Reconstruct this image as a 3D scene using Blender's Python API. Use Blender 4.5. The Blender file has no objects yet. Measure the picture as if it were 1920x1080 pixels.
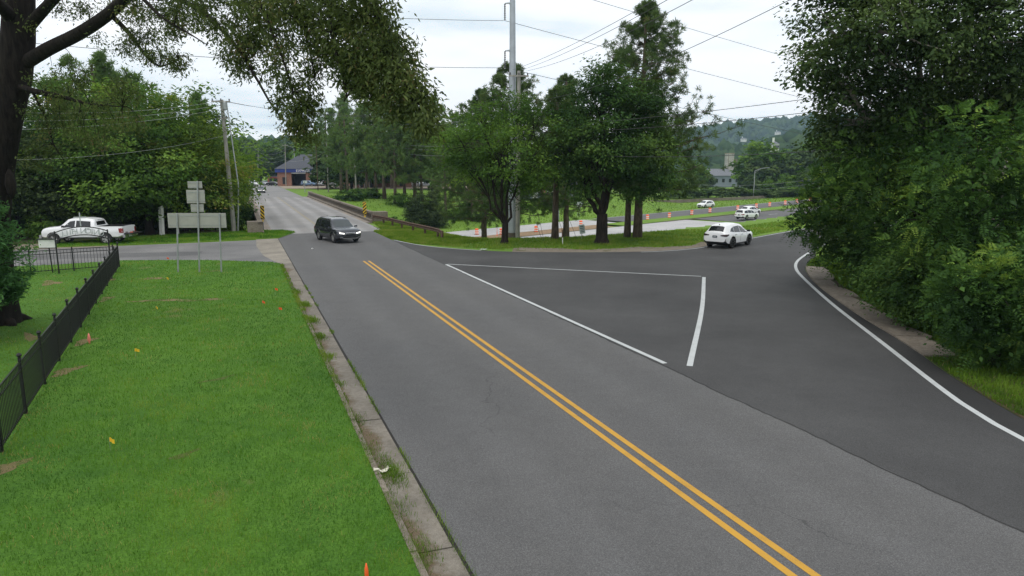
import bpy, bmesh, math, random
import numpy as np
from mathutils import Vector, Matrix, noise as mnoise

# ------------------------------------------------------------------ camera, sky, sun, exposure
SC = bpy.context.scene
COL = SC.collection
CAM_H, FOC, HOR = 5.5, 1280.0, 316.0          # camera height (m), focal length in photo pixels, horizon row
PITCH = math.atan((540 - HOR) / FOC)
cam = bpy.data.objects.new('camera', bpy.data.cameras.new('camera'))
COL.objects.link(cam)
cam.location = (0, 0, CAM_H)
cam.rotation_euler = (math.pi / 2 - PITCH, 0, 0)
cam.data.sensor_width = 36.0
cam.data.lens = 36.0 * FOC / 1920
cam.data.clip_start = 0.1
cam.data.clip_end = 9000
SC.camera = cam
SC.view_settings.view_transform = 'Standard'
SC.view_settings.look = 'None'
SC.view_settings.exposure = -0.15
SC.view_settings.gamma = 1.0
SC.cycles.max_bounces = 6
SC.cycles.diffuse_bounces = 3
SC.cycles.transmission_bounces = 4
SC.cycles.volume_bounces = 0

SUN_EL, SUN_AZ = math.radians(72), math.radians(200)     # azimuth clockwise from +Y
world = bpy.data.worlds.new('World')
SC.world = world
world.use_nodes = True
def build_world():
    nt = world.node_tree
    nt.nodes.clear()
    N, Lk = nt.nodes.new, nt.links.new
    out = N('ShaderNodeOutputWorld')
    sky = N('ShaderNodeTexSky'); sky.sky_type = 'NISHITA'; sky.sun_disc = False
    sky.sun_elevation = SUN_EL; sky.sun_rotation = SUN_AZ
    bg1 = N('ShaderNodeBackground'); bg1.inputs['Strength'].default_value = 0.13
    Lk(sky.outputs[0], bg1.inputs['Color'])
    # overcast cloud deck: the direction is projected on a plane overhead
    tc = N('ShaderNodeTexCoord')
    sep = N('ShaderNodeSeparateXYZ'); Lk(tc.outputs['Generated'], sep.inputs[0])
    mx = N('ShaderNodeMath'); mx.operation = 'MAXIMUM'; Lk(sep.outputs['Z'], mx.inputs[0]); mx.inputs[1].default_value = 0.0
    ad = N('ShaderNodeMath'); ad.operation = 'ADD'; Lk(mx.outputs[0], ad.inputs[0]); ad.inputs[1].default_value = 0.16
    dv = N('ShaderNodeVectorMath'); dv.operation = 'DIVIDE'
    cb = N('ShaderNodeCombineXYZ')
    for k in range(3): Lk(ad.outputs[0], cb.inputs[k])
    Lk(tc.outputs['Generated'], dv.inputs[0]); Lk(cb.outputs[0], dv.inputs[1])
    n1 = N('ShaderNodeTexNoise'); n1.inputs['Scale'].default_value = 0.9; n1.inputs['Detail'].default_value = 6
    n1.inputs['Roughness'].default_value = 0.5; n1.inputs['Distortion'].default_value = 0.3
    mp = N('ShaderNodeMapping'); mp.inputs['Location'].default_value = (3.1, 0.6, 0); mp.inputs['Scale'].default_value = (1.0, 1.5, 1.0)
    Lk(dv.outputs[0], mp.inputs['Vector']); Lk(mp.outputs[0], n1.inputs['Vector'])
    rp = N('ShaderNodeValToRGB')
    rp.color_ramp.elements[0].position = 0.32; rp.color_ramp.elements[0].color = (0.66, 0.755, 0.81, 1)
    rp.color_ramp.elements[1].position = 0.60; rp.color_ramp.elements[1].color = (1.0, 1.0, 1.0, 1)
    e = rp.color_ramp.elements.new(0.47); e.color = (0.93, 0.96, 0.98, 1)
    Lk(n1.outputs['Fac'], rp.inputs[0])
    bg2 = N('ShaderNodeBackground'); bg2.inputs['Strength'].default_value = 1.4
    Lk(rp.outputs[0], bg2.inputs['Color'])
    mix = N('ShaderNodeMixShader'); mix.inputs[0].default_value = 0.9
    Lk(bg1.outputs[0], mix.inputs[1]); Lk(bg2.outputs[0], mix.inputs[2])
    Lk(mix.outputs[0], out.inputs['Surface'])
build_world()
sun = bpy.data.objects.new('sun', bpy.data.lights.new('sun', 'SUN'))
COL.objects.link(sun)
sun.data.energy = 1.5
sun.data.angle = math.radians(35)
sun.data.color = (1.0, 0.96, 0.9)
_sd = Vector((math.sin(SUN_AZ) * math.cos(SUN_EL), math.cos(SUN_AZ) * math.cos(SUN_EL), math.sin(SUN_EL)))
sun.rotation_euler = _sd.to_track_quat('Z', 'Y').to_euler()
sun.location = (0, 0, 60)

# ------------------------------------------------------------------ survey helpers: photo point -> place on the ground
_cp, _sp = math.cos(PITCH), math.sin(PITCH)
def ray(px, py):
    u, v = (px - 960) / FOC, (540 - py) / FOC
    return u, _cp + v * _sp, -_sp + v * _cp
def gp(px, py, z=0.0):
    a, b, c = ray(px, py); t = (z - CAM_H) / c
    return Vector((a * t, b * t, z))
def dp(px, py, D):
    a, b, c = ray(px, py); t = D / b
    return Vector((a * t, D, CAM_H + c * t))
# main road frame: s along the road (away), t across (to the right)
TH = math.radians(-21.6)
E1 = Vector((math.sin(TH), math.cos(TH), 0)); R1 = Vector((math.cos(TH), -math.sin(TH), 0))
def RF(s, t, z=0.0): return E1 * s + R1 * t + Vector((0, 0, z))

# ------------------------------------------------------------------ object helpers
def tag(o, label=None, cat=None, group=None, kind=None):
    if label: o['label'] = label
    if cat: o['category'] = cat
    if group: o['group'] = group
    if kind: o['kind'] = kind
    return o
def thing(name, label, cat, loc=(0, 0, 0), rz=0.0, group=None):
    o = bpy.data.objects.new(name, None); COL.objects.link(o)
    o.location = loc; o.rotation_euler = (0, 0, rz); o.empty_display_size = 0.2
    return tag(o, label, cat, group)
def link(name, me, mat=None, parent=None, loc=None, rz=None):
    o = bpy.data.objects.new(name, me); COL.objects.link(o)
    if mat is not None and not me.materials: me.materials.append(mat)
    if parent is not None: o.parent = parent
    if loc is not None: o.location = loc
    if rz is not None: o.rotation_euler = (0, 0, rz)
    return o
def copy_tree(o, parent=None):
    c = o.copy(); COL.objects.link(c); c.parent = parent
    for ch in o.children: copy_tree(ch, c)
    return c

class MB:
    """collects shapes into one mesh"""
    def __init__(s): s.v = []; s.f = []; s.uv = None
    def add(s, vs, fs):
        b = len(s.v); s.v += [tuple(p) for p in vs]; s.f += [tuple(i + b for i in f) for f in fs]; return s
    def box(s, c, d, rz=0.0, M=None):
        hx, hy, hz = d[0] / 2, d[1] / 2, d[2] / 2
        P = [Vector((x, y, z)) for z in (-hz, hz) for x, y in ((-hx, -hy), (hx, -hy), (hx, hy), (-hx, hy))]
        R = M if M is not None else Matrix.Rotation(rz, 3, 'Z')
        return s.add([R @ p + Vector(c) for p in P],
                     [(3, 2, 1, 0), (4, 5, 6, 7), (0, 1, 5, 4), (1, 2, 6, 5), (2, 3, 7, 6), (3, 0, 4, 7)])
    def bar(s, a, b, w, h, up=(0, 0, 1)):
        a, b = Vector(a), Vector(b); d = (b - a); L = d.length; d.normalize()
        r = d.cross(Vector(up)); r.normalize(); u = r.cross(d)
        M = Matrix((d, r, u)).transposed()
        return s.box((a + b) / 2, (L, w, h), M=M)
    def tube(s, pts, rad, n=8, cap=True):
        pts = [Vector(p) for p in pts]
        if not hasattr(rad, '__len__'): rad = [rad] * len(pts)
        vs, fs = [], []
        ref = None
        for i, p in enumerate(pts):
            d = (pts[min(i + 1, len(pts) - 1)] - pts[max(i - 1, 0)])
            if d.length < 1e-9: d = Vector((0, 0, 1))
            d.normalize()
            if ref is None:
                ref = Vector((1, 0, 0)) if abs(d.x) < 0.8 else Vector((0, 1, 0))
            a = ref - d * ref.dot(d); a.normalize(); b = d.cross(a); ref = a
            for k in range(n):
                t = 2 * math.pi * k / n
                vs.append(p + (a * math.cos(t) + b * math.sin(t)) * rad[i])
        for i in range(len(pts) - 1):
            for k in range(n):
                fs.append((i * n + k, i * n + (k + 1) % n, (i + 1) * n + (k + 1) % n, (i + 1) * n + k))
        if cap:
            fs.append(tuple(reversed(range(n)))); fs.append(tuple(range((len(pts) - 1) * n, len(pts) * n)))
        return s.add(vs, fs)
    def lathe(s, prof, n=16, c=(0, 0, 0), axis='Z', cap=True):
        vs, fs = [], []
        for r, z in prof:
            for k in range(n):
                t = 2 * math.pi * k / n
                p = (r * math.cos(t), r * math.sin(t), z) if axis == 'Z' else (r * math.cos(t), z, r * math.sin(t))
                vs.append((p[0] + c[0], p[1] + c[1], p[2] + c[2]))
        for i in range(len(prof) - 1):
            for k in range(n):
                f = (i * n + k, i * n + (k + 1) % n, (i + 1) * n + (k + 1) % n, (i + 1) * n + k)
                fs.append(f if axis == 'Z' else tuple(reversed(f)))
        a = tuple(reversed(range(n))); b = tuple(range((len(prof) - 1) * n, len(prof) * n))
        if cap: fs += [a, b] if axis == 'Z' else [tuple(reversed(a)), tuple(reversed(b))]
        return s.add(vs, fs)
    def prism(s, poly, z0, z1):
        n = len(poly)
        vs = [(p[0], p[1], z0) for p in poly] + [(p[0], p[1], z1) for p in poly]
        fs = [tuple(reversed(range(n))), tuple(range(n, 2 * n))] + [(i, (i + 1) % n, (i + 1) % n + n, i + n) for i in range(n)]
        return s.add(vs, fs)
    def mesh(s, name, smooth=False):
        me = bpy.data.meshes.new(name); me.from_pydata(s.v, [], s.f); me.update()
        if smooth: me.shade_smooth()
        return me
    def build(s, name, mat, parent=None, loc=None, rz=None, smooth=False, angle=None):
        me = s.mesh(name, smooth)
        if angle is not None:
            me.shade_smooth(); me.set_sharp_from_angle(angle=math.radians(angle))
        return link(name, me, mat, parent, loc, rz)

def sheet(name, left, right, mat, nx=1, uvscale=1.0, zf=None, parent=None, kind='structure'):
    """strip between two polylines of equal length, UV = metres (across, along)"""
    left = [Vector(p) for p in left]; right = [Vector(p) for p in right]
    n = len(left); vs, uv = [], []
    L = 0.0
    for i in range(n):
        if i: L += ((left[i] + right[i]) / 2 - (left[i - 1] + right[i - 1]) / 2).length
        w = (right[i] - left[i]).length
        for k in range(nx + 1):
            p = left[i].lerp(right[i], k / nx)
            if zf: p.z = zf(p)
            vs.append(p); uv.append((w * k / nx, L))
    fs = []
    for i in range(n - 1):
        for k in range(nx):
            a = i * (nx + 1) + k
            fs.append((a, a + 1, a + nx + 2, a + nx + 1))
    me = bpy.data.meshes.new(name); me.from_pydata([tuple(p) for p in vs], [], fs); me.update()
    ul = me.uv_layers.new(name='UVMap')
    for l in me.loops: ul.data[l.index].uv = uv[l.vertex_index]
    o = link(name, me, mat, parent)
    if kind and parent is None: o['kind'] = kind
    return o
def smooth_poly(pts, step=1.0):
    """Catmull-Rom through the points"""
    P = [Vector(p) for p in pts]; P = [2 * P[0] - P[1]] + P + [2 * P[-1] - P[-2]]
    out = []
    for i in range(1, len(P) - 2):
        a, b, c, d = P[i - 1:i + 3]; m = max(2, int((c - b).length / step))
        for k in range(m):
            t = k / m
            out.append(0.5 * ((2 * b) + (c - a) * t + (2 * a - 5 * b + 4 * c - d) * t * t + (3 * b - a - 3 * c + d) * t ** 3))
    out.append(P[-2]); return out
def offset_line(pts, d):
    """shift a plan polyline to its right by d"""
    out = []
    for i, p in enumerate(pts):
        t = pts[min(i + 1, len(pts) - 1)] - pts[max(i - 1, 0)]; t.z = 0; t.normalize()
        out.append(p + Vector((t.y, -t.x, 0)) * d)
    return out

# ------------------------------------------------------------------ materials
class NT:
    def __init__(s, name):
        s.m = bpy.data.materials.new(name); s.m.use_nodes = True; s.t = s.m.node_tree; s.t.nodes.clear()
        s.out = s.n('ShaderNodeOutputMaterial')
    def n(s, t, **k):
        x = s.t.nodes.new(t)
        for a, b in k.items():
            if a in x.inputs: x.inputs[a].default_value = b
            else: setattr(x, a, b)
        return x
    def l(s, a, b): s.t.links.new(a, b)
    def noise(s, scale, detail=4, rough=0.55, vec=None, dist=0.0):
        x = s.n('ShaderNodeTexNoise'); x.inputs['Scale'].default_value = scale; x.inputs['Detail'].default_value = detail
        x.inputs['Roughness'].default_value = rough; x.inputs['Distortion'].default_value = dist
        if vec is not None: s.l(vec, x.inputs['Vector'])
        return x.outputs['Fac']
    def ramp(s, fac, stops, interp='LINEAR'):
        x = s.n('ShaderNodeValToRGB'); cr = x.color_ramp; cr.interpolation = interp
        while len(cr.elements) < len(stops): cr.elements.new(0.5)
        for e, (p, c) in zip(cr.elements, stops):
            e.position = p; e.color = (*c, 1) if len(c) == 3 else c
        s.l(fac, x.inputs[0]); return x.outputs[0]
    def mix(s, fac, a, b, mode='MIX'):
        x = s.n('ShaderNodeMix'); x.data_type = 'RGBA'; x.blend_type = mode
        for sock, val in ((x.inputs[0], fac), (x.inputs[6], a), (x.inputs[7], b)):
            if hasattr(val, 'is_linked'): s.l(val, sock)
            elif isinstance(val, (int, float)): sock.default_value = val if sock.type == 'VALUE' else (val, val, val, 1)
            else: sock.default_value = (*val, 1)
        return x.outputs[2]
    def math(s, op, a, b=None, c=None):
        x = s.n('ShaderNodeMath'); x.operation = op
        for i, val in enumerate((a, b, c)):
            if val is None: continue
            if hasattr(val, 'is_linked'): s.l(val, x.inputs[i])
            else: x.inputs[i].default_value = val
        return x.outputs[0]
    def coord(s, which='Object', scale=None, loc=None, rot=None):
        c = s.n('ShaderNodeTexCoord').outputs[which]
        if scale or loc or rot:
            m = s.n('ShaderNodeMapping')
            if scale: m.inputs['Scale'].default_value = scale
            if loc: m.inputs['Location'].default_value = loc
            if rot: m.inputs['Rotation'].default_value = rot
            s.l(c, m.inputs['Vector']); return m.outputs[0]
        return c
    def bsdf(s, color, rough=0.8, metallic=0.0, bump=None, bstr=0.3, bdist=0.02, spec=0.5, coat=0.0):
        b = s.n('ShaderNodeBsdfPrincipled')
        for sock, val in (('Base Color', color), ('Roughness', rough), ('Metallic', metallic), ('Specular IOR Level', spec), ('Coat Weight', coat)):
            if hasattr(val, 'is_linked'): s.l(val, b.inputs[sock])
            elif sock == 'Base Color': b.inputs[sock].default_value = (*val, 1)
            else: b.inputs[sock].default_value = val
        if bump is not None:
            x = s.n('ShaderNodeBump'); x.inputs['Strength'].default_value = bstr; x.inputs['Distance'].default_value = bdist
            s.l(bump, x.inputs['Height']); s.l(x.outputs[0], b.inputs['Normal'])
        s.l(b.outputs[0], s.out.inputs['Surface']); return b

def simple(name, col, rough=0.6, metallic=0.0, var=0.15, scale=6.0, spec=0.5, coat=0.0, bump=0.0):
    t = NT(name); c = t.coord()
    f = t.noise(scale, 5, 0.6, c)
    lo = tuple(x * (1 - var) for x in col); hi = tuple(min(1, x * (1 + var)) for x in col)
    colr = t.ramp(f, [(0.3, lo), (0.7, hi)])
    t.bsdf(colr, rough, metallic, bump=f if bump else None, bstr=bump, spec=spec, coat=coat)
    return t.m

def leafmat(name, stops, trans=0.35, rough=0.55, gloss=0.12):
    """per-leaf hue from the face attribute 'v'"""
    t = NT(name)
    a = t.n('ShaderNodeAttribute'); a.attribute_name = 'v'
    col = t.ramp(a.outputs['Fac'], stops)
    d = t.n('ShaderNodeBsdfDiffuse'); t.l(col, d.inputs[0])
    tr = t.n('ShaderNodeBsdfTranslucent')
    hs = t.n('ShaderNodeHueSaturation'); hs.inputs['Hue'].default_value = 0.485; hs.inputs['Saturation'].default_value = 1.1; hs.inputs['Value'].default_value = 1.25
    t.l(col, hs.inputs['Color']); t.l(hs.outputs[0], tr.inputs[0])
    g = t.n('ShaderNodeBsdfGlossy'); g.inputs['Roughness'].default_value = rough; g.inputs[0].default_value = (0.8, 0.85, 0.8, 1)
    m1 = t.n('ShaderNodeMixShader'); m1.inputs[0].default_value = trans; t.l(d.outputs[0], m1.inputs[1]); t.l(tr.outputs[0], m1.inputs[2])
    m2 = t.n('ShaderNodeMixShader'); m2.inputs[0].default_value = gloss * .05; t.l(m1.outputs[0], m2.inputs[1]); t.l(g.outputs[0], m2.inputs[2])
    t.l(m2.outputs[0], t.out.inputs['Surface'])
    return t.m

def asphalt(name, base, warm=0.0, patch=0.25, speck=0.35, lanes=None, cracks=0.0):
    t = NT(name); c = t.coord(); uv = t.coord('UV')
    big = t.noise(0.22, 4, 0.55, c); mid = t.noise(1.7, 5, 0.65, c); fine = t.noise(55, 3, 0.7, c); vf = t.noise(160, 2, 0.6, c)
    b = base
    col = t.ramp(big, [(0.3, (b * (1 - patch), b * (1 - patch), b * (1 - patch) * 1.01)), (0.7, (b * (1 + patch) * (1 + warm), b * (1 + patch), b * (1 + patch) * (1 - warm)))])
    col = t.mix(0.6, col, t.ramp(mid, [(0.3, (0.9,) * 3), (0.7, (1.1,) * 3)]), 'MULTIPLY')
    col = t.mix(speck, col, t.ramp(fine, [(0.32, (0.35,) * 3), (0.5, (1.0,) * 3), (0.68, (1.9,) * 3)]), 'MULTIPLY')
    col = t.mix(speck * 0.8, col, t.ramp(vf, [(0.35, (0.5,) * 3), (0.65, (1.6,) * 3)]), 'MULTIPLY')
    if lanes:                                    # worn wheel tracks: lighter bands along the lane
        sx = t.n('ShaderNodeSeparateXYZ'); t.l(uv, sx.inputs[0])
        ph = t.math('MULTIPLY', t.math('ADD', sx.outputs[0], lanes[1]), 2 * math.pi / lanes[0])
        w = t.math('ADD', t.math('COSINE', ph), t.math('MULTIPLY', t.noise(0.5, 3, 0.6, c), 1.2))
        col = t.mix(lanes[2], col, t.ramp(t.math('MULTIPLY', w, 0.35), [(0.0, (0.82, 0.81, 0.8)), (0.75, (1.15, 1.15, 1.15))]), 'MULTIPLY')
    if cracks:
        v = t.n('ShaderNodeTexVoronoi'); v.feature = 'DISTANCE_TO_EDGE'; v.inputs['Scale'].default_value = 0.16
        wob = t.n('ShaderNodeVectorMath'); wob.operation = 'ADD'
        nz = t.n('ShaderNodeTexNoise'); nz.inputs['Scale'].default_value = 1.3; nz.inputs['Detail'].default_value = 5
        t.l(c, nz.inputs['Vector']); t.l(c, wob.inputs[0]); t.l(nz.outputs['Color'], wob.inputs[1]); t.l(wob.outputs[0], v.inputs['Vector'])
        ck = t.ramp(v.outputs['Distance'], [(0.0, (1, 1, 1)), (0.0035, (0, 0, 0))])
        gate = t.ramp(t.noise(0.11, 2, 0.5, c), [(0.5, (0, 0, 0)), (0.58, (1, 1, 1))])
        col = t.mix(t.math('MULTIPLY', t.math('MULTIPLY', ck, gate), cracks), col, (0.02, 0.02, 0.02))
    t.bsdf(col, 0.88, bump=fine, bstr=0.35, bdist=0.01, spec=0.3)
    return t.m

def paint(name, col, wear=0.35):
    t = NT(name); c = t.coord()
    w = t.math('ADD', t.math('MULTIPLY', t.noise(60, 3, 0.7, c), 0.6), t.math('MULTIPLY', t.noise(2.2, 4, 0.6, c), 0.4))
    colr = t.ramp(w, [(0.28, tuple(x * 0.35 + 0.02 for x in col)), (0.28 + 0.2 * wear + 0.02, col)])
    t.bsdf(colr, 0.7, bump=w, bstr=0.2, bdist=0.005)
    return t.m

def concrete(name, base=(0.33, 0.31, 0.27), stain=0.5):
    t = NT(name); c = t.coord()
    a = t.noise(0.7, 5, 0.65, c); b = t.noise(9, 5, 0.7, c); d = t.noise(70, 3, 0.6, c)
    col = t.ramp(a, [(0.3, tuple(x * 0.62 for x in base)), (0.7, tuple(x * 1.12 for x in base))])
    col = t.mix(stain, col, t.ramp(b, [(0.3, (0.55, 0.52, 0.48)), (0.6, (1.1, 1.1, 1.1))]), 'MULTIPLY')
    col = t.mix(0.4, col, t.ramp(d, [(0.3, (0.6,) * 3), (0.7, (1.4,) * 3)]), 'MULTIPLY')
    t.bsdf(col, 0.9, bump=d, bstr=0.3, bdist=0.01, spec=0.25)
    return t.m

def soil_grass(name, g1, g2, dirt, dirt_at=0.62, scale=1.0, d_amt=1.0):
    t = NT(name); c = t.coord()
    a = t.noise(0.12 * scale, 4, 0.6, c); b = t.noise(1.4 * scale, 6, 0.7, c); f = t.noise(24 * scale, 4, 0.75, c)
    col = t.ramp(t.math('ADD', t.math('MULTIPLY', a, 0.5), t.math('MULTIPLY', b, 0.5)), [(0.36, g1), (0.62, g2)])
    col = t.mix(0.75, col, t.ramp(f, [(0.28, (0.35, 0.38, 0.3)), (0.5, (1, 1, 1)), (0.72, (1.7, 1.6, 1.3))]), 'MULTIPLY')
    dm = t.ramp(t.math('ADD', t.math('MULTIPLY', t.noise(0.33 * scale, 5, 0.6, c), 0.7), t.math('MULTIPLY', b, 0.3)), [(dirt_at, (0, 0, 0)), (dirt_at + 0.05, (1, 1, 1))])
    col = t.mix(t.math('MULTIPLY', dm, d_amt), col, dirt)
    t.bsdf(col, 0.95, bump=f, bstr=0.6, bdist=0.05, spec=0.15)
    return t.m

def barkmat(name, dark, light, scale=9.0, stretch=0.18):
    t = NT(name); c = t.coord(scale=(1, 1, stretch))
    a = t.noise(scale, 6, 0.7, c, 0.6); b = t.noise(1.2, 3, 0.5, t.coord())
    col = t.ramp(a, [(0.33, dark), (0.62, light)])
    col = t.mix(0.5, col, t.ramp(b, [(0.3, (0.6, 0.6, 0.6)), (0.7, (1.2, 1.2, 1.15))]), 'MULTIPLY')
    t.bsdf(col, 0.95, bump=a, bstr=0.8, bdist=0.06, spec=0.15)
    return t.m

def glassmat(name, col=(0.012, 0.014, 0.016), rough=0.04):
    t = NT(name); t.bsdf(col, rough, spec=0.6); return t.m
def carpaint(name, col, metallic=0.0, rough=0.3):
    t = NT(name); c = t.coord()
    f = t.noise(3.0, 4, 0.6, c)
    colr = t.ramp(f, [(0.3, tuple(x * 0.93 for x in col)), (0.7, col)])
    t.bsdf(colr, rough, metallic, coat=0.6); return t.m
def brickmat(name, a=(0.30, 0.13, 0.08), b=(0.22, 0.09, 0.055), mortar=(0.3, 0.27, 0.24), scale=4.5):
    t = NT(name)
    x = t.n('ShaderNodeTexBrick'); x.inputs['Scale'].default_value = scale
    x.inputs['Color1'].default_value = (*a, 1); x.inputs['Color2'].default_value = (*b, 1); x.inputs['Mortar'].default_value = (*mortar, 1)
    x.inputs['Mortar Size'].default_value = 0.015
    c = t.coord(); sp = t.n('ShaderNodeSeparateXYZ'); t.l(c, sp.inputs[0]); cb = t.n('ShaderNodeCombineXYZ')
    t.l(t.math('ADD', sp.outputs[0], sp.outputs[1]), cb.inputs[0]); t.l(sp.outputs[2], cb.inputs[1]); t.l(cb.outputs[0], x.inputs['Vector'])
    col = t.mix(0.5, x.outputs['Color'], t.ramp(t.noise(0.8, 4, 0.6, c), [(0.3, (0.7,) * 3), (0.7, (1.2,) * 3)]), 'MULTIPLY')
    t.bsdf(col, 0.9, bump=x.outputs['Fac'], bstr=-0.2); return t.m

M = {}
M['asphalt'] = asphalt('asphalt', 0.096, 0.01, 0.05, 0.62, lanes=(2.05, 0.15, 0.3), cracks=0.5)
M['asphalt_dark'] = asphalt('asphalt_dark', 0.054, 0.0, 0.22, 0.55, cracks=0.35)
M['asphalt_shoulder'] = asphalt('asphalt_shoulder', 0.03, 0.03, 0.3, 0.55)
M['asphalt_old'] = asphalt('asphalt_old', 0.15, 0.02, 0.25, 0.45, cracks=0.9)
M['asphalt_patch'] = asphalt('asphalt_patch', 0.105, 0.0, 0.2, 0.5)
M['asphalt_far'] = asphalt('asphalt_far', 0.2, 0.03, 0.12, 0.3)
M['asphalt_highway'] = asphalt('asphalt_highway', 0.105, 0.0, 0.12, 0.3, lanes=(1.85, 0.3, 0.5))
M['concrete_road'] = asphalt('concrete_road', 0.38, 0.01, 0.10, 0.2, lanes=(1.85, 0.3, 0.3))
M['deck'] = asphalt('deck', 0.245, 0.03, 0.14, 0.3, lanes=(1.9, 0.0, 0.9))
M['deck_edge'] = asphalt('deck_edge', 0.2, 0.22, 0.3, 0.4)
M['concrete'] = concrete('concrete', (0.30, 0.28, 0.24))
M['concrete_tan'] = concrete('concrete_tan', (0.36, 0.30, 0.23), 0.6)
M['concrete_apron'] = concrete('concrete_apron', (0.27, 0.245, 0.205), 0.4)
M['concrete_old'] = concrete('concrete_old', (0.22, 0.19, 0.155), 0.8)
M['concrete_dark'] = concrete('concrete_dark', (0.13, 0.11, 0.09), 0.8)
def gutter_mat():
    t = NT('gutter'); c = t.coord()
    a = t.noise(0.7, 5, 0.65, c); b = t.noise(9, 5, 0.7, c); d = t.noise(70, 3, 0.6, c)
    base = (0.215, 0.195, 0.165)
    col = t.ramp(a, [(0.3, tuple(x * 0.62 for x in base)), (0.7, tuple(x * 1.12 for x in base))])
    col = t.mix(0.5, col, t.ramp(b, [(0.3, (0.55, 0.52, 0.48)), (0.6, (1.1, 1.1, 1.1))]), 'MULTIPLY')
    col = t.mix(0.5, col, t.ramp(d, [(0.3, (0.55,) * 3), (0.7, (1.45,) * 3)]), 'MULTIPLY')
    sx = t.n('ShaderNodeSeparateXYZ'); t.l(c, sx.inputs[0])
    tt = t.math('ADD', t.math('MULTIPLY', sx.outputs[0], R1.x), t.math('MULTIPLY', sx.outputs[1], R1.y))
    near = t.math('MULTIPLY', t.math('SUBTRACT', 2.28, tt), 1.5)
    f = t.math('ADD', t.math('ADD', near, t.math('MULTIPLY', t.math('SUBTRACT', t.noise(0.42, 3, 0.5, c), 0.5), 2.4)), t.math('MULTIPLY', t.math('SUBTRACT', t.noise(6, 5, 0.7, c), 0.5), 0.9))
    m = t.ramp(f, [(-0.0, (0, 0, 0)), (0.36, (1, 1, 1))])
    soil = t.ramp(d, [(0.3, (0.06, 0.045, 0.028)), (0.55, (0.13, 0.1, 0.065)), (0.75, (0.24, 0.18, 0.11))])
    t.bsdf(t.mix(m, col, soil), 0.93, bump=d, bstr=0.5, bdist=0.012, spec=0.2); return t.m
M['gutter'] = gutter_mat()
M['yellow'] = paint('yellow', (0.5, 0.27, 0.025), 1.0)
M['yellow_faint'] = paint('yellow_faint', (0.30, 0.26, 0.18), 1.6)
M['white_line'] = paint('white_line', (0.46, 0.48, 0.48), 0.9)
M['crack'] = simple('crack', (0.02, 0.018, 0.015), 0.95)
M['dirt'] = soil_grass('dirt', (0.15, 0.13, 0.06), (0.23, 0.18, 0.1), (0.09, 0.12, 0.03), 0.5, 2.5)
M['median_dirt'] = soil_grass('median_dirt', (0.2, 0.14, 0.085), (0.28, 0.2, 0.13), (0.14, 0.13, 0.05), 0.58, 1.5)
M['gravel'] = soil_grass('gravel', (0.16, 0.135, 0.11), (0.25, 0.22, 0.18), (0.1, 0.1, 0.05), 0.56, 1.6)
M['lawn'] = soil_grass('lawn', (0.045, 0.12, 0.016), (0.085, 0.185, 0.022), (0.17, 0.15, 0.07), 0.60, 1.0, 0.6)
M['field'] = soil_grass('field', (0.10, 0.19, 0.028), (0.155, 0.26, 0.04), (0.18, 0.19, 0.06), 0.62, 1.0, 0.6)
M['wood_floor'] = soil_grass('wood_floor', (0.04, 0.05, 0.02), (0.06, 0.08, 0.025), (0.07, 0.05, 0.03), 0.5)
M['bark'] = barkmat('bark', (0.01, 0.008, 0.007), (0.04, 0.032, 0.026))
M['bark_oak_shaded'] = barkmat('bark_oak_shaded', (0.006, 0.005, 0.0045), (0.024, 0.02, 0.017))  # darker copy of bark: deep canopy shade put into the colour
M['bark_pine'] = barkmat('bark_pine', (0.05, 0.038, 0.03), (0.17, 0.13, 0.1), 6.0, 0.3)
M['bark_pale'] = barkmat('bark_pale', (0.14, 0.13, 0.11), (0.33, 0.3, 0.26), 5.0, 0.4)
M['pole_wood'] = barkmat('pole_wood', (0.21, 0.2, 0.18), (0.37, 0.36, 0.325), 7.0, 0.06)
M['pole_dark'] = barkmat('pole_dark', (0.07, 0.05, 0.035), (0.14, 0.1, 0.07), 7.0, 0.06)
M['steel'] = simple('steel', (0.36, 0.39, 0.42), 0.45, 0.4, 0.12, 2.0)
M['galv'] = simple('galv', (0.33, 0.35, 0.35), 0.5, 0.5, 0.15, 5.0)
M['sign_back'] = simple('sign_back', (0.36, 0.36, 0.32), 0.55, 0.3, 0.1, 2.0)
M['black_iron'] = simple('black_iron', (0.012, 0.012, 0.013), 0.45, 0.2, 0.5, 20)
M['rust_rail'] = simple('rust_rail', (0.10, 0.06, 0.042), 0.9, 0.1, 0.6, 4.0, bump=0.3)
M['wire'] = simple('wire', (0.05, 0.05, 0.05), 0.6)
M['wire_pale'] = simple('wire_pale', (0.3, 0.32, 0.3), 0.5, 0.5)
M['insulator'] = simple('insulator', (0.08, 0.08, 0.09), 0.25)
M['orange'] = simple('orange', (0.85, 0.13, 0.03), 0.55, var=0.08)
M['white_band'] = simple('white_band', (0.8, 0.8, 0.78), 0.5, var=0.05)
M['rubber'] = simple('rubber', (0.018, 0.018, 0.018), 0.8)
M['white_post'] = simple('white_post', (0.68, 0.68, 0.65), 0.6, var=0.12, scale=4)
M['black_plastic'] = simple('black_plastic', (0.015, 0.015, 0.016), 0.5)
M['chrome'] = simple('chrome', (0.6, 0.6, 0.62), 0.18, 0.9, 0.05)
M['alloy'] = simple('alloy', (0.5, 0.5, 0.5), 0.3, 0.7, 0.05)
M['alloy_dark'] = simple('alloy_dark', (0.03, 0.03, 0.032), 0.35, 0.5, 0.1)
M['glass'] = glassmat('glass')
M['windshield'] = glassmat('windshield', (0.035, 0.045, 0.047), 0.05)
M['lamp_clear'] = simple('lamp_clear', (0.75, 0.77, 0.8), 0.12, 0.2, 0.05)
M['lamp_lit'] = NT('lamp_lit').m
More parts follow.
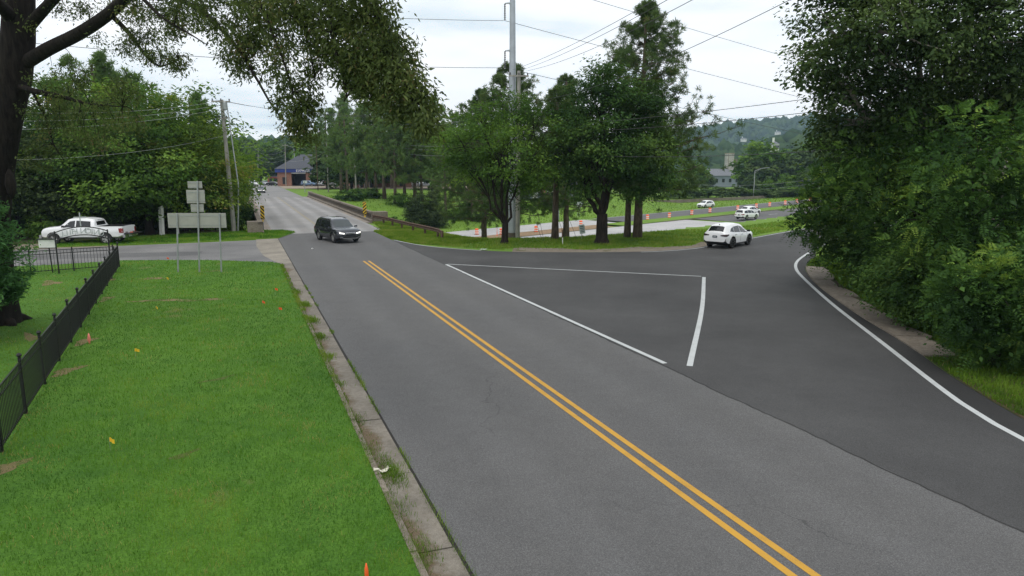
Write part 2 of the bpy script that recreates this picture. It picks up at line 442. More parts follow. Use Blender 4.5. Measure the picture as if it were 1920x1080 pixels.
_t = M['lamp_lit'].node_tree; _e = _t.nodes.new('ShaderNodeEmission'); _e.inputs[0].default_value = (1, 0.98, 0.93, 1); _e.inputs[1].default_value = 2.2; _t.links.new(_e.outputs[0], _t.nodes['Material Output'].inputs[0])
M['lamp_red'] = simple('lamp_red', (0.22, 0.012, 0.012), 0.15, 0.0, 0.2)
M['lamp_dark'] = simple('lamp_dark', (0.03, 0.012, 0.014), 0.1)
M['plate'] = simple('plate', (0.02, 0.03, 0.06), 0.4)
M['plate_white'] = simple('plate_white', (0.6, 0.65, 0.6), 0.4)
M['car_white'] = carpaint('car_white', (0.78, 0.79, 0.8))
M['car_dark'] = carpaint('car_dark', (0.05, 0.054, 0.064), 0.55, 0.2)
M['car_silver'] = carpaint('car_silver', (0.35, 0.37, 0.39), 0.6)
M['car_blue'] = carpaint('car_blue', (0.10, 0.17, 0.28), 0.5)
M['car_red'] = carpaint('car_red', (0.25, 0.03, 0.03), 0.3)
M['car_black'] = carpaint('car_black', (0.015, 0.015, 0.017), 0.2)
M['brick'] = brickmat('brick')
M['roof_slate'] = simple('roof_slate', (0.065, 0.07, 0.085), 0.85, 0, 0.25, 3.0)
M['roof_grey'] = simple('roof_grey', (0.14, 0.15, 0.165), 0.85, 0, 0.2, 2.0)
M['blue_fascia'] = simple('blue_fascia', (0.012, 0.035, 0.22), 0.5, 0, 0.1)
M['siding'] = simple('siding', (0.18, 0.21, 0.25), 0.8, 0, 0.1)
M['dark_inside'] = simple('dark_inside', (0.02, 0.02, 0.022), 0.9)
M['trim_white'] = simple('trim_white', (0.65, 0.65, 0.62), 0.6)
M['stone_wall'] = concrete('stone_wall', (0.42, 0.41, 0.38), 0.3)
M['flag_yellow'] = simple('flag_yellow', (0.8, 0.5, 0.02), 0.6)
M['flag_orange'] = simple('flag_orange', (0.85, 0.12, 0.02), 0.6)
M['flag_pink'] = simple('flag_pink', (0.75, 0.22, 0.16), 0.6)
M['paper'] = simple('paper', (0.65, 0.62, 0.52), 0.9)
M['sign_white'] = simple('sign_white', (0.55, 0.6, 0.58), 0.5)
M['sign_ink'] = simple('sign_ink', (0.12, 0.16, 0.16), 0.6)
M['marker_yellow'] = simple('marker_yellow', (0.75, 0.5, 0.03), 0.5)
M['marker_black'] = simple('marker_black', (0.015, 0.015, 0.015), 0.6)
M['arch_letter'] = simple('arch_letter', (0.45, 0.47, 0.48), 0.5, 0.3)
# foliage (albedo ramps)
M['leaf_oak'] = leafmat('leaf_oak', [(0.0, (0.035, 0.055, 0.018)), (0.5, (0.08, 0.115, 0.034)), (0.85, (0.14, 0.175, 0.055)), (1.0, (0.16, 0.125, 0.06))], 0.3, 0.4, 0.2)
M['leaf_mid'] = leafmat('leaf_mid', [(0.0, (0.034, 0.074, 0.016)), (0.5, (0.08, 0.165, 0.03)), (1.0, (0.18, 0.3, 0.055))], 0.38)
M['leaf_maple'] = leafmat('leaf_maple', [(0.0, (0.024, 0.055, 0.015)), (0.5, (0.05, 0.11, 0.026)), (1.0, (0.12, 0.20, 0.045))], 0.3)
M['leaf_yellow'] = leafmat('leaf_yellow', [(0.0, (0.035, 0.065, 0.013)), (0.5, (0.09, 0.15, 0.024)), (0.9, (0.2, 0.27, 0.045)), (1.0, (0.26, 0.21, 0.07))], 0.35)
M['leaf_vine'] = leafmat('leaf_vine', [(0.0, (0.02, 0.05, 0.014)), (0.45, (0.044, 0.1, 0.023)), (0.85, (0.098, 0.19, 0.035)), (1.0, (0.2, 0.3, 0.055))], 0.25, 0.5, 0.16)
M['leaf_dark'] = leafmat('leaf_dark', [(0.0, (0.02, 0.036, 0.014)), (0.6, (0.046, 0.074, 0.025)), (1.0, (0.095, 0.135, 0.045))], 0.22, 0.45, 0.18)
M['leaf_shade'] = leafmat('leaf_shade', [(0.0, (0.022, 0.042, 0.015)), (0.5, (0.048, 0.085, 0.027)), (1.0, (0.11, 0.165, 0.05))], 0.25, 0.5, 0.15)
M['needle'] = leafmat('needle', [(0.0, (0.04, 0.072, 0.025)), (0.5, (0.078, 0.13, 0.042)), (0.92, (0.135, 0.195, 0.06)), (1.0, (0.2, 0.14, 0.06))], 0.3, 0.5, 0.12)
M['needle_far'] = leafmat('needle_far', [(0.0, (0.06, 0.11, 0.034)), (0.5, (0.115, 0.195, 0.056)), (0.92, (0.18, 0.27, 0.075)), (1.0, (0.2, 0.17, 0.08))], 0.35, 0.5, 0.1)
M['cedar'] = leafmat('cedar', [(0.0, (0.03, 0.075, 0.026)), (0.6, (0.065, 0.16, 0.05)), (1.0, (0.11, 0.24, 0.07))], 0.25)
M['leaf_far'] = leafmat('leaf_far', [(0.0, (0.035, 0.065, 0.024)), (0.5, (0.07, 0.12, 0.04)), (1.0, (0.13, 0.19, 0.06))], 0.2)
M['leaf_hill'] = leafmat('leaf_hill', [(0.0, (0.02, 0.042, 0.02)), (0.5, (0.04, 0.075, 0.03)), (1.0, (0.075, 0.12, 0.042))], 0.15)
M['grass'] = leafmat('grass', [(0.0, (0.032, 0.092, 0.014)), (0.5, (0.075, 0.19, 0.024)), (0.9, (0.14, 0.28, 0.036)), (1.0, (0.33, 0.30, 0.1))], 0.4, 0.6, 0.05)
M['grass_rough'] = leafmat('grass_rough', [(0.0, (0.065, 0.13, 0.018)), (0.5, (0.12, 0.22, 0.026)), (0.9, (0.19, 0.29, 0.045)), (1.0, (0.32, 0.28, 0.11))], 0.4, 0.6, 0.05)
# ------------------------------------------------------------------ terrain
HW = np.array([(-320, 80), (-90, 79), (-60, 78.5), (-42, 77), (-26, 81), (-2.6, 98.6), (79.4, 163.6), (300, 338), (700, 655)], float)
def hw_dist(x, y):
    """signed distance to the highway centre line (+ beyond it)"""
    x = np.asarray(x, float); y = np.asarray(y, float)
    best = np.full(x.shape, 1e9); sg = np.ones(x.shape)
    for (ax, ay), (bx, by) in zip(HW[:-1], HW[1:]):
        dx, dy = bx - ax, by - ay; L2 = dx * dx + dy * dy
        t = np.clip(((x - ax) * dx + (y - ay) * dy) / L2, 0, 1)
        qx, qy = x - (ax + t * dx), y - (ay + t * dy)
        d = np.hypot(qx, qy); s = np.sign(dx * qy - dy * qx)
        m = d < best; best = np.where(m, d, best); sg = np.where(m, s, sg)
    return best * sg
def zhw(x): return np.interp(x, [-60, -26, -10, 13, 72, 200, 500], [-6.2, -5.6, -4.6, -4.0, -2.5, 0.0, 3.0])
def sstep(k):
    k = np.clip(k, 0, 1); return k * k * (3 - 2 * k)
def terrain(x, y):
    x = np.asarray(x, float); y = np.asarray(y, float)
    d = hw_dist(x, y); zh = zhw(x)
    wn = np.interp(x, [-22, -14, -8, -3, 5], [7, 10, 15, 23, 27])
    wf = np.interp(x, [-40, -10], [22, 26])
    zp = np.interp(x, [-30, 0, 16, 42], [-0.15, -0.3, -0.5, -3.1])
    kn = np.clip((-12.5 - d) / wn, 0, 1); kn = np.where(wn > 12, .8 * kn + .2 * sstep(kn), sstep(kn)); near = zh * (1 - kn) - 0.02
    far = zh + (zp - zh) * sstep((d - 12.5) / wf)
    z = np.where(d < -12.5, near, np.where(d > 12.5, far, zh))
    z = np.where(np.abs(d) < 12.4, z - 0.2, z)
    # approach fill beyond the bridge
    s = x * E1.x + y * E1.y; t = x * R1.x + y * R1.y
    k = sstep((16 - np.abs(t - 7)) / 10) * sstep((s - 136) / 6)
    z = z * (1 - k) + (-0.05) * k
    # steep fill carrying the right-hand verge up to the skewed bridge end
    k = sstep((18.5 - t) / 4.0) * (t > 9) * sstep((73.2 - s) / 2.0) * (s > 40)
    z = np.maximum(z, z * (1 - k) + (-0.02) * k)
    return z
def tz(x, y): return float(terrain(np.array([x]), np.array([y]))[0])
def gt(px, py):
    """photo point -> point on the terrain"""
    z = 0.0
    for _ in range(40):
        p = gp(px, py, z); z = 0.5 * z + 0.5 * tz(p.x, p.y)
    p = gp(px, py, z); return Vector((p.x, p.y, tz(p.x, p.y)))

def ground():
    na, nr = 300, 300
    an = np.radians(np.linspace(-115, 115, na)); rr = np.concatenate([[0.5], np.geomspace(2.0, 4500, nr - 1)])
    A, R = np.meshgrid(an, rr); X = (R * np.sin(A)).ravel(); Y = (R * np.cos(A)).ravel()
    Z = terrain(X, Y)
    me = bpy.data.meshes.new('ground')
    i = np.arange((nr - 1) * (na - 1)); r, c = i // (na - 1), i % (na - 1); a = r * na + c
    F = np.stack([a, a + 1, a + na + 1, a + na], 1)[:, ::-1]
    me.vertices.add(len(X)); me.vertices.foreach_set('co', np.stack([X, Y, Z], 1).ravel())
    me.loops.add(F.size); me.loops.foreach_set('vertex_index', F.ravel().astype(np.int32))
    me.polygons.add(len(F)); me.polygons.foreach_set('loop_start', np.arange(0, F.size, 4, dtype=np.int32))
    me.update(); me.validate(); me.shade_smooth()
    o = link('ground', me, M['field']); o['kind'] = 'structure'
ground()

# ------------------------------------------------------------------ main road
T_L, T_R, T_Y = 2.66, 10.82, 6.85
def strip(name, s0, s1, t0, t1, z, mat, step=2.0, nx=2, parent=None, kind='structure'):
    n = max(2, int((s1 - s0) / step) + 1); S = np.linspace(s0, s1, n)
    return sheet(name, [RF(s, t0, z) for s in S], [RF(s, t1, z) for s in S], mat, nx, parent=parent, kind=kind)
strip('road', -14, 61, T_L, T_R, 0.012, M['asphalt'], nx=6)
def painted_line(name, s0, s1, t, w, z, mat, label, cat='road marking', group=None):
    o = strip(name, s0, s1, t - w / 2, t + w / 2, z, mat, 1.0, 1, kind=None)
    o['kind'] = 'structure'; return o
painted_line('centre_line_marking', -14, 41.2, T_Y - 0.15, 0.13, 0.017, M['yellow'], 'left stripe of the double yellow line')
painted_line('centre_line_marking', -14, 41.2, T_Y + 0.15, 0.13, 0.017, M['yellow'], 'right stripe of the double yellow line')
# side street on the left
sl = [(-14.0, 40.2), (-18.5, 41.0), (-23.4, 41.0), (-26.0, 39.2), (-33, 36.6), (-70, 25)]
su = [(-18.4, 54.0), (-22.5, 51.8), (-28.5, 49.0), (-33.0, 47.2), (-40, 45.6), (-75, 36)]
sheet('side_street', [Vector((*p, 0.0)) for p in sl], [Vector((*p, 0.0)) for p in su], M['asphalt_old'], 6)
sheet('street_patch', [Vector((*p, 0.006)) for p in [(-20.2, 43.6), (-27.0, 42.0), (-36, 38.5)]],
      [Vector((*p, 0.006)) for p in [(-20.8, 45.7), (-28.0, 44.3), (-37.0, 41.0)]], M['asphalt_patch'], 2)
# concrete apron between street and road
sheet('apron', [RF(41.8, 1.95, 0.008), RF(46, 1.2, 0.008), RF(52, 0.9, 0.008), RF(57.5, 1.0, 0.008), RF(61, 1.3, 0.008)],
      [RF(s, 2.62, 0.008) for s in (41.8, 46, 52, 57.5, 61)], M['concrete_apron'], 3)
# far road after the bridge and the forecourts
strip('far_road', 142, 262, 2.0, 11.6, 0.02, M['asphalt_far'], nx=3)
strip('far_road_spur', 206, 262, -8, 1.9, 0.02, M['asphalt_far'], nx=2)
pk = [RF(200, 11.7, 0.04), RF(196, 22, 0.04), RF(190, 40, 0.04), RF(178, 62, 0.04), RF(170, 84, 0.04)]
pk2 = [RF(262, 11.7, 0.04), RF(262, 24, 0.04), RF(262, 44, 0.04), RF(255, 66, 0.04), RF(250, 90, 0.04)]
sheet('forecourt', pk, pk2, M['concrete_tan'], 2)
# ramp: bounded by the main road, the far verge and the curving white edge line
edge_px = [(2060, 905), (1920, 825), (1800, 755), (1650, 640), (1560, 570), (1510, 525), (1493, 505), (1495, 490), (1515, 475), (1535, 464), (1590, 442), (1700, 416)]
EDGE = smooth_poly([Vector((9.6, 4.0, 0)), Vector((10.2, 8.0, 0))] + [gp(*p) for p in edge_px], 0.8)
SHO = [(2080, 862), (1920, 787), (1779, 702), (1732, 668), (1669, 627), (1606, 589), (1537, 539), (1513, 512), (1512, 497), (1530, 480)]
SHOP = smooth_poly([Vector((11.1, 4.0, 0)), Vector((11.3, 8.0, 0))] + [gp(*p) for p in SHO], 0.8)
far_px = [(735, 449), (780, 458), (830, 464), (900, 469), (960, 472), (1100, 473), (1220, 471), (1300, 465), (1345, 457), (1400, 447), (1485, 432), (1560, 420), (1680, 405)]
FARE = smooth_poly([gp(*p) for p in far_px], 0.8)
def ramp_sheet():
    me = bpy.data.meshes.new('ramp_road'); bm = bmesh.new()
    pts = [RF(-14, T_R + 0.0), ] + [RF(s, T_R) for s in np.linspace(-10, 52, 30)] + FARE + [Vector((46, 80, 0)), Vector((41.5, 66, 0))] + list(reversed([p for p in EDGE]))
    pts = [p + Vector((0, 0, 0.006)) for p in pts]
    f = bm.faces.new([bm.verts.new(p) for p in pts])
    bmesh.ops.triangulate(bm, faces=[f]); bmesh.ops.recalc_face_normals(bm, faces=bm.faces)
    for f in bm.faces:
        if f.normal.z < 0: f.normal_flip()
    uvl = bm.loops.layers.uv.new('UVMap')
    for f in bm.faces:
        for l in f.loops: l[uvl].uv = (l.vert.co.x, l.vert.co.y)
    bm.to_mesh(me); bm.free()
    o = link('ramp_road', me, M['asphalt_dark']); o['kind'] = 'structure'
ramp_sheet()
# dark outer shoulder of the ramp, to the right of the edge line
def resample(P, n):
    L = np.cumsum([0] + [(P[i + 1] - P[i]).length for i in range(len(P) - 1)]); out = []
    for d in np.linspace(0, L[-1], n):
        i = min(int(np.searchsorted(L, d, 'right')) - 1, len(P) - 2); k = (d - L[i]) / max(1e-6, L[i + 1] - L[i]); out.append(P[i].lerp(P[i + 1], k))
    return out
ed = [p for p in EDGE if p.y < 46]; nn = 70
sheet('ramp_shoulder', [p + Vector((0, 0, 0.004)) for p in resample(ed, nn)], [p + Vector((0, 0, 0.004)) for p in resample([p for p in SHOP if p.y < 46] + [Vector((20.4, 45.6, 0))], nn)], M['asphalt_shoulder'], 2)
def line_sheet(name, pts, w, z, mat):
    P = [p + Vector((0, 0, z)) for p in pts]
    return sheet(name, offset_line(P, -w / 2), offset_line(P, w / 2), mat, 1)
line_sheet('edge_line_marking', [p for p in EDGE if p.y < 70], 0.16, 0.013, M['white_line'])
g0, g1, g2, g3, g4 = gp(836, 496), gp(1247, 682), gp(836, 496), gp(1312, 519), gp(1320, 520)
g5 = gp(1293, 687)
line_sheet('gore_line_marking', [g0.lerp(g1, k / 20) for k in range(21)], 0.16, 0.0135, M['white_line'])
line_sheet('yield_line_marking', [g2.lerp(g3, k / 20) + Vector((0.1, 0.1, 0)) for k in range(21)], 0.13, 0.0125, M['white_line'])
gm = g4.lerp(g5, 0.5) + Vector((0.12, 0, 0))
line_sheet('stop_line_marking', smooth_poly([g4, gm, g5], 0.5), 0.17, 0.0135, M['white_line'])
line_sheet('verge_line_marking', [p + Vector((0.05, -0.35, 0)) for p in FARE if p.x > 8.5], 0.12, 0.013, M['white_line'])
line_sheet('verge_line_marking', [p + Vector((0.1, -0.3, 0)) for p in FARE if p.x < -1.5], 0.11, 0.013, M['white_line'])
# overlap seam between the two pavements
rng0 = random.Random(4)
line_sheet('pavement_seam', [RF(s, T_R + 0.0 + 0.02 * math.sin(s * 1.3) + rng0.uniform(-.025, .025)) for s in np.linspace(-12, 50, 320)], 0.05, 0.0145, M['asphalt_shoulder'])
# gravel verge beyond the ramp
gv = [p for p in FARE if -0.5 < p.x < 17]
sheet('gravel_verge', [p + Vector((0, -0.1, 0.004)) for p in gv], [p + Vector((0.1, 2.1 + 0.5 * math.sin(p.x * 0.9) + 0.3 * math.sin(p.x * 2.3), 0.004)) for p in gv], M['gravel'], 2)
# ------------------------------------------------------------------ kerb and gutter along the lawn
kerb = tag(link('kerb', MB().mesh('kerb')), kind='structure')
rk = random.Random(11)
SLABJ = [3.0, 6.0, 8.9, 11.6, 14.5, 17.3, 20.0, 22.6, 25.4, 28.6, 31.8, 35.0, 38.2, 41.8]
kb = MB()
for a, b in zip(SLABJ[:-1], SLABJ[1:]):
    m = MB(); g = 0.018
    zt = 0.02 + rk.uniform(-.006, .006); zi = zt + 0.012
    P = [RF(a + g, 2.055), RF(b - g, 2.055), RF(b - g, 2.6 + rk.uniform(-.015, .015)), RF(a + g, 2.6 + rk.uniform(-.015, .015))]
    vs = [(p.x, p.y, -0.08) for p in P] + [(P[0].x, P[0].y, zi), (P[1].x, P[1].y, zi), (P[2].x, P[2].y, zt), (P[3].x, P[3].y, zt)]
    m.add(vs, [(0, 1, 2, 3), (7, 6, 5, 4), (0, 4, 5, 1), (1, 5, 6, 2), (2, 6, 7, 3), (3, 7, 4, 0)])
    m.build('gutter_slab', M['gutter'], kerb)
    m = MB(); P = [RF(a + g, 1.95), RF(b - g, 1.95), RF(b - g, 2.05), RF(a + g, 2.05)]
    m.prism(list(reversed([(p.x, p.y) for p in P])), -0.08, 0.085 + rk.uniform(-.008, .008)); m.build('kerb_stone', M['concrete_old'], kerb)
strip('gutter_gap', 2, 62, 2.55, 2.70, 0.002, M['crack'], 1.0, 1)
# silt lying in the gutter
def blob_sheet(name, cx, cy, rx, ry, rot, z, mat, seed, parent=None):
    r = random.Random(seed); P = []
    for k in range(22):
        a = 2 * math.pi * k / 22; q = 1 + 0.3 * math.sin(3 * a + seed) + r.uniform(-.18, .18)
        P.append(Vector((math.cos(a) * rx * q, math.sin(a) * ry * q, 0)))
    R = Matrix.Rotation(rot, 3, 'Z'); m = MB()
    m.add([R @ p + Vector((cx, cy, z)) for p in P] , [tuple(range(22))])
    return tag(m.build(name, mat, parent), kind='structure' if parent is None else None)
# ------------------------------------------------------------------ lawn (raised above the road) on both sides of the fence
def lawn_sheet():
    bm = bmesh.new()
    pts = [RF(-6, 1.97), RF(3, 1.97)] + [RF(s, 1.96) for s in np.linspace(6, 41.5, 14)] + [RF(41.9, 1.7), Vector((-14.3, 40.0, 0)), Vector((-18.5, 40.8, 0)), Vector((-23.4, 40.7, 0)), Vector((-26.0, 38.9, 0)), Vector((-33, 36.2, 0)), Vector((-70, 24.4, 0)), Vector((-60, -6, 0))]
    f = bm.faces.new([bm.verts.new((p.x, p.y, 0.075)) for p in pts])
    bmesh.ops.recalc_face_normals(bm, faces=[f])
    if f.normal.z < 0: f.normal_flip()
    me = bpy.data.meshes.new('lawn'); bm.to_mesh(me); bm.free()
    o = link('lawn', me, M['lawn']); o['kind'] = 'structure'
    return [(p.x, p.y) for p in pts]
LAWN = lawn_sheet()
# grass strip across the street (with the pole), slightly proud
GS = [(-18.6, 54.4), (-22.5, 52.2), (-28.5, 49.4), (-33.5, 47.5), (-33, 51), (-30, 55.5), (-22.8, 60.5), (-20.6, 61.2), (-18.9, 59.5)]
tag(MB().prism(list(reversed(GS)) if False else GS, -0.05, 0.07).build('grass_island', M['field']), kind='structure')
# gravel pull-off under the pickup
sheet('gravel_pulloff', [Vector((*p, 0.004)) for p in [(-28.5, 48.8), (-33, 46.8), (-40, 45.2), (-75, 35.5)]], [Vector((*p, 0.004)) for p in [(-29.5, 51.5), (-34, 50.5), (-42, 49), (-78, 40)]], M['gravel'], 2)

# worn soil patches in the lawn
for i, (px, py, rx, ry) in enumerate([(290, 522, .7, .35), (300, 563, 1.1, .25), (383, 562, .8, .2), (400, 508, .7, .12), (410, 710, .42, .1), (345, 852, .3, .1), (15, 875, .35, .2), (125, 695, .5, .25), (160, 640, .5, .22), (200, 560, .6, .22), (205, 525, .8, .2), (95, 530, .8, .35), (60, 632, .7, .2)]):
    p = gp(px, py, 0.08); blob_sheet('bare_soil', p.x, p.y, rx, ry, 0.2 * i, 0.079, M['dirt'], i + 40)

# ------------------------------------------------------------------ highway
def hw_strip(name, d0, d1, xa, xb, z, mat, n=80, nx=2, kind='structure'):
    """strip parallel to the highway centre line, between plan x = xa..xb of the centre line"""
    P = [Vector((*p, 0)) for p in HW]; C = resample(smooth_poly(P, 3.0), 600); C = [p for p in C if xa <= p.x <= xb]
    C = resample(C, n)
    A = offset_line(C, -d0); B = offset_line(C, -d1)
    return sheet(name, [Vector((p.x, p.y, float(zhw(c.x)) + z)) for p, c in zip(A, C)], [Vector((p.x, p.y, float(zhw(c.x)) + z)) for p, c in zip(B, C)], mat, nx)
hw_strip('highway_near', -1.6, -12.2, -300, 31, -0.02, M['concrete_road'], nx=6)
hw_strip('highway_near', -1.6, -12.2, 31.05, 500, -0.02, M['asphalt_highway'], nx=6)
hw_strip('highway_far', 12.2, 3.2, -300, 22, -0.02, M['concrete_road'], nx=6)
hw_strip('highway_far', 12.2, 3.2, 22.05, 500, -0.02, M['asphalt_highway'], nx=6)
hw_strip('median', 3.1, -1.5, 16, 500, 0.06, M['field'])
hw_strip('median', 3.1, -1.5, -300, 16, 0.04, M['median_dirt'])
hw_strip('highway_edge_marking', -11.4, -11.6, 8, 400, -0.012, M['white_line'])
hw_strip('highway_edge_marking', -1.9, -2.1, 25, 400, -0.012, M['yellow_faint'])
hw_strip('highway_edge_marking', 11.9, 11.7, -60, 400, -0.012, M['white_line'])
hw_strip('highway_kerb', -1.42, -1.6, 25, 400, 0.1, M['concrete_tan'])
def hw_point(x, d, z=0.0):
    C = resample(smooth_poly([Vector((*p, 0)) for p in HW], 3.0), 900)
    i = min(range(1, len(C) - 1), key=lambda k: abs(C[k].x - x)); t = C[i + 1] - C[i - 1]; t.normalize()
    p = C[i] + Vector((-t.y, t.x, 0)) * d
    return Vector((p.x, p.y, float(zhw(x)) + z)), t
for x in np.arange(36, 200, 9.0):          # dashed lane line
    a, t = hw_point(x, -6.7); b = a + t * 3.0; m = MB()
    n = Vector((-t.y, t.x, 0)) * 0.08; b.z = float(zhw(x + 2.4))
    m.add([a - n, b - n, b + n, a + n], [(0, 1, 2, 3)])
    o = m.build('lane_dash_marking', M['white_line']); o.location.z = -0.01; o['kind'] = 'structure'

# ------------------------------------------------------------------ bridge
bridge = thing('road_bridge', 'long concrete road bridge with pierced parapets crossing above the highway', 'bridge', RF(61, 7.2))
def bl(s, t, z=0.0):
    return RF(s, t, z) - RF(61, 7.2)
def bstrip(name, s0, s1, t0, t1, z, mat, nx=2):
    S = np.linspace(s0, s1, int((s1 - s0) / 2) + 2)
    return sheet(name, [bl(s, t0, z) for s in S], [bl(s, t1, z) for s in S], mat, nx, parent=bridge, kind=None)
def bbox(name, s0, s1, t0, t1, z0, z1, mat, parent=None):
    m = MB(); P = [bl(s0, t0), bl(s1, t0), bl(s1, t1), bl(s0, t1)]
    m.prism([(p.x, p.y) for p in reversed(P)], z0, z1); return m.build(name, mat, parent or bridge)
bbox('deck_slab', 61, 142, 0.7, 12.0, -0.9, -0.01, M['concrete_old'])
bbox('deck_slab', 71.2, 142, 12.003, 13.8, -0.9, -0.012, M['concrete_old'])
J = [61.0, 75, 88.5, 102, 115.5, 129, 142]
for a, b in zip(J[:-1], J[1:]):
    bstrip('deck_panel', a + 0.03, b - 0.03, 2.5, 11.9, 0.012, M['deck'], 6)
bstrip('deck_joint', 61, 142, 2.5, 11.9, 0.001, M['crack'], 1)
bstrip('deck_centre_marking', 61, 142, T_Y - 0.12, T_Y + 0.12, 0.017, M['yellow_faint'], 1)
bstrip('deck_gutter', 61, 142, 1.75, 2.5, 0.010, M['deck_edge'], 1)
bstrip('deck_gutter', 71.3, 142, 11.9, 12.7, 0.010, M['deck_edge'], 1)
for side, (ta, tb, tk0, tk1) in enumerate([(1.35, 1.65, 1.66, 1.76), (12.85, 13.15, 12.45, 12.84)]):
    s_on = 62.0 if side == 0 else 72.0
    bbox('kerb_base', s_on - .4, 142, tk0, tk1, -0.005, 0.22, M['concrete_old'])
    par = bbox('parapet_base', s_on + 1.0, 142, ta, tb, -0.005, 0.34, M['concrete_old'])
    bbox('parapet_cap', s_on + .4, 142.2, ta - 0.05, tb + 0.05, 0.78, 0.98, M['concrete_old'])
    m = MB(); P = [(-0.09, -0.14), (0.09, -0.14), (0.09, 0.14), (-0.09, 0.14)]
    for x, y in P: pass
    m.box((0, 0, 0.56), (0.62, 0.28, 0.44)); me = m.mesh('baluster'); me.materials.append(M['concrete_dark'])
    for k in range(82):
        s = 62.4 + k * 0.975
        if s < s_on + .9: continue
        o = link('baluster', me, None, bridge, bl(s, (ta + tb) / 2), math.pi / 2 - TH)
bbox('end_block', 62.4, 64.0, 0.45, 1.72, -0.3, 1.0, M['concrete_old'])
bbox('end_block', 71.4, 72.8, 12.8, 14.3, -0.8, 1.05, M['concrete_old'])
bbox('end_block', 141.8, 143.2, 12.75, 13.5, -0.6, 1.0, M['concrete'])
bbox('end_block', 141.8, 143.2, 1.0, 1.7, -0.6, 1.0, M['concrete'])
bbox('abutment', 60.2, 61.6, 0.0, 11.9, -7.5, -0.03, M['concrete_dark'])
bbox('abutment', 71.6, 73.0, 11.0, 14.5, -7.5, -0.95, M['concrete_dark'])
bbox('abutment', 141.4, 143, 0.0, 14.5, -6.5, -0.02, M['concrete_dark'])
for s in (75, 102, 115.5, 129):
    for t in (2.2, 7.2, 12.2):
        m = MB(); p = bl(s, t); m.lathe([(0.45, -7.5), (0.45, -1.4)], 12, (p.x, p.y, 0)); m.build('pier', M['concrete_dark'], bridge, smooth=False)
    bbox('pier_cap', s - 0.6, s + 0.6, 1.2, 13.2, -1.5, -0.9, M['concrete_dark'])

# shaded leaf-littered floor under the right-hand thicket
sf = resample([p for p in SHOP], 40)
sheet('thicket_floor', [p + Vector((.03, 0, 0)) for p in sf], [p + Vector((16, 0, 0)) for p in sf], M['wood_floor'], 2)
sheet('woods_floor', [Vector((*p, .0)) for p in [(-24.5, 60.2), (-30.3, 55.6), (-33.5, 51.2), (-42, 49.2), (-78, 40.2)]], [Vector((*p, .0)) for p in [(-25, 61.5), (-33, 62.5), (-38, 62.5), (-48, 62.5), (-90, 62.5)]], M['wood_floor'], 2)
# ------------------------------------------------------------------ fences
def iron_fence(name, label, A, B, h=1.22, post_gap=2.35, pick_gap=0.12, caps=True, z0=0.075):
    A, B = Vector(A), Vector(B); d = B - A; L = d.length; d.normalize(); rz = math.atan2(d.y, d.x)
    root = thing(name, label, 'fence', (A.x, A.y, z0), rz)
    pm = MB().box((0, 0, h / 2 + .03), (.06, .06, h + .12)).mesh('post'); pm.materials.append(M['black_iron'])
    cm = MB().lathe([(0.012, 0), (.05, .02), (.055, .05), (.03, .09), (.0, .1)], 8).mesh('post_cap'); cm.materials.append(M['black_iron'])
    np_ = max(1, round(L / post_gap)); g = L / np_
    for k in range(np_ + 1):
        p = link('post', pm, None, root, (k * g, 0, 0))
        if caps: link('post_cap', cm, None, p, (0, 0, h + .09))
    for k in range(np_):
        for z in (0.12, h - .2, h - .02):
            MB().box((g / 2, 0, 0), (g - .062, .03, .035)).build('rail', M['black_iron'], root, (k * g, 0, z))
    km = MB().box((0, 0, (h - .06) / 2 + .05), (.017, .017, h - .1)).mesh('picket'); km.materials.append(M['black_iron'])
    n = int(L / pick_gap)
    for k in range(1, n):
        x = k * L / n
        if min(x % g, g - x % g) < 0.05: continue
        link('picket', km, None, root, (x, 0.0, 0))
    return root
FC = Vector((-22.0, 37.9, 0))
iron_fence('iron_fence', 'long black iron picket fence running down the left side of the lawn', (-8.9, 10.4, 0), FC)
fdir = Vector((-0.80, -0.60, 0))
F2 = FC + Vector((-0.05, -0.4, 0))
iron_fence('iron_fence', 'black iron picket fence facing the side street under the arch', F2, F2 + fdir * 7.6, 1.2, 1.9, 0.15, caps=False)

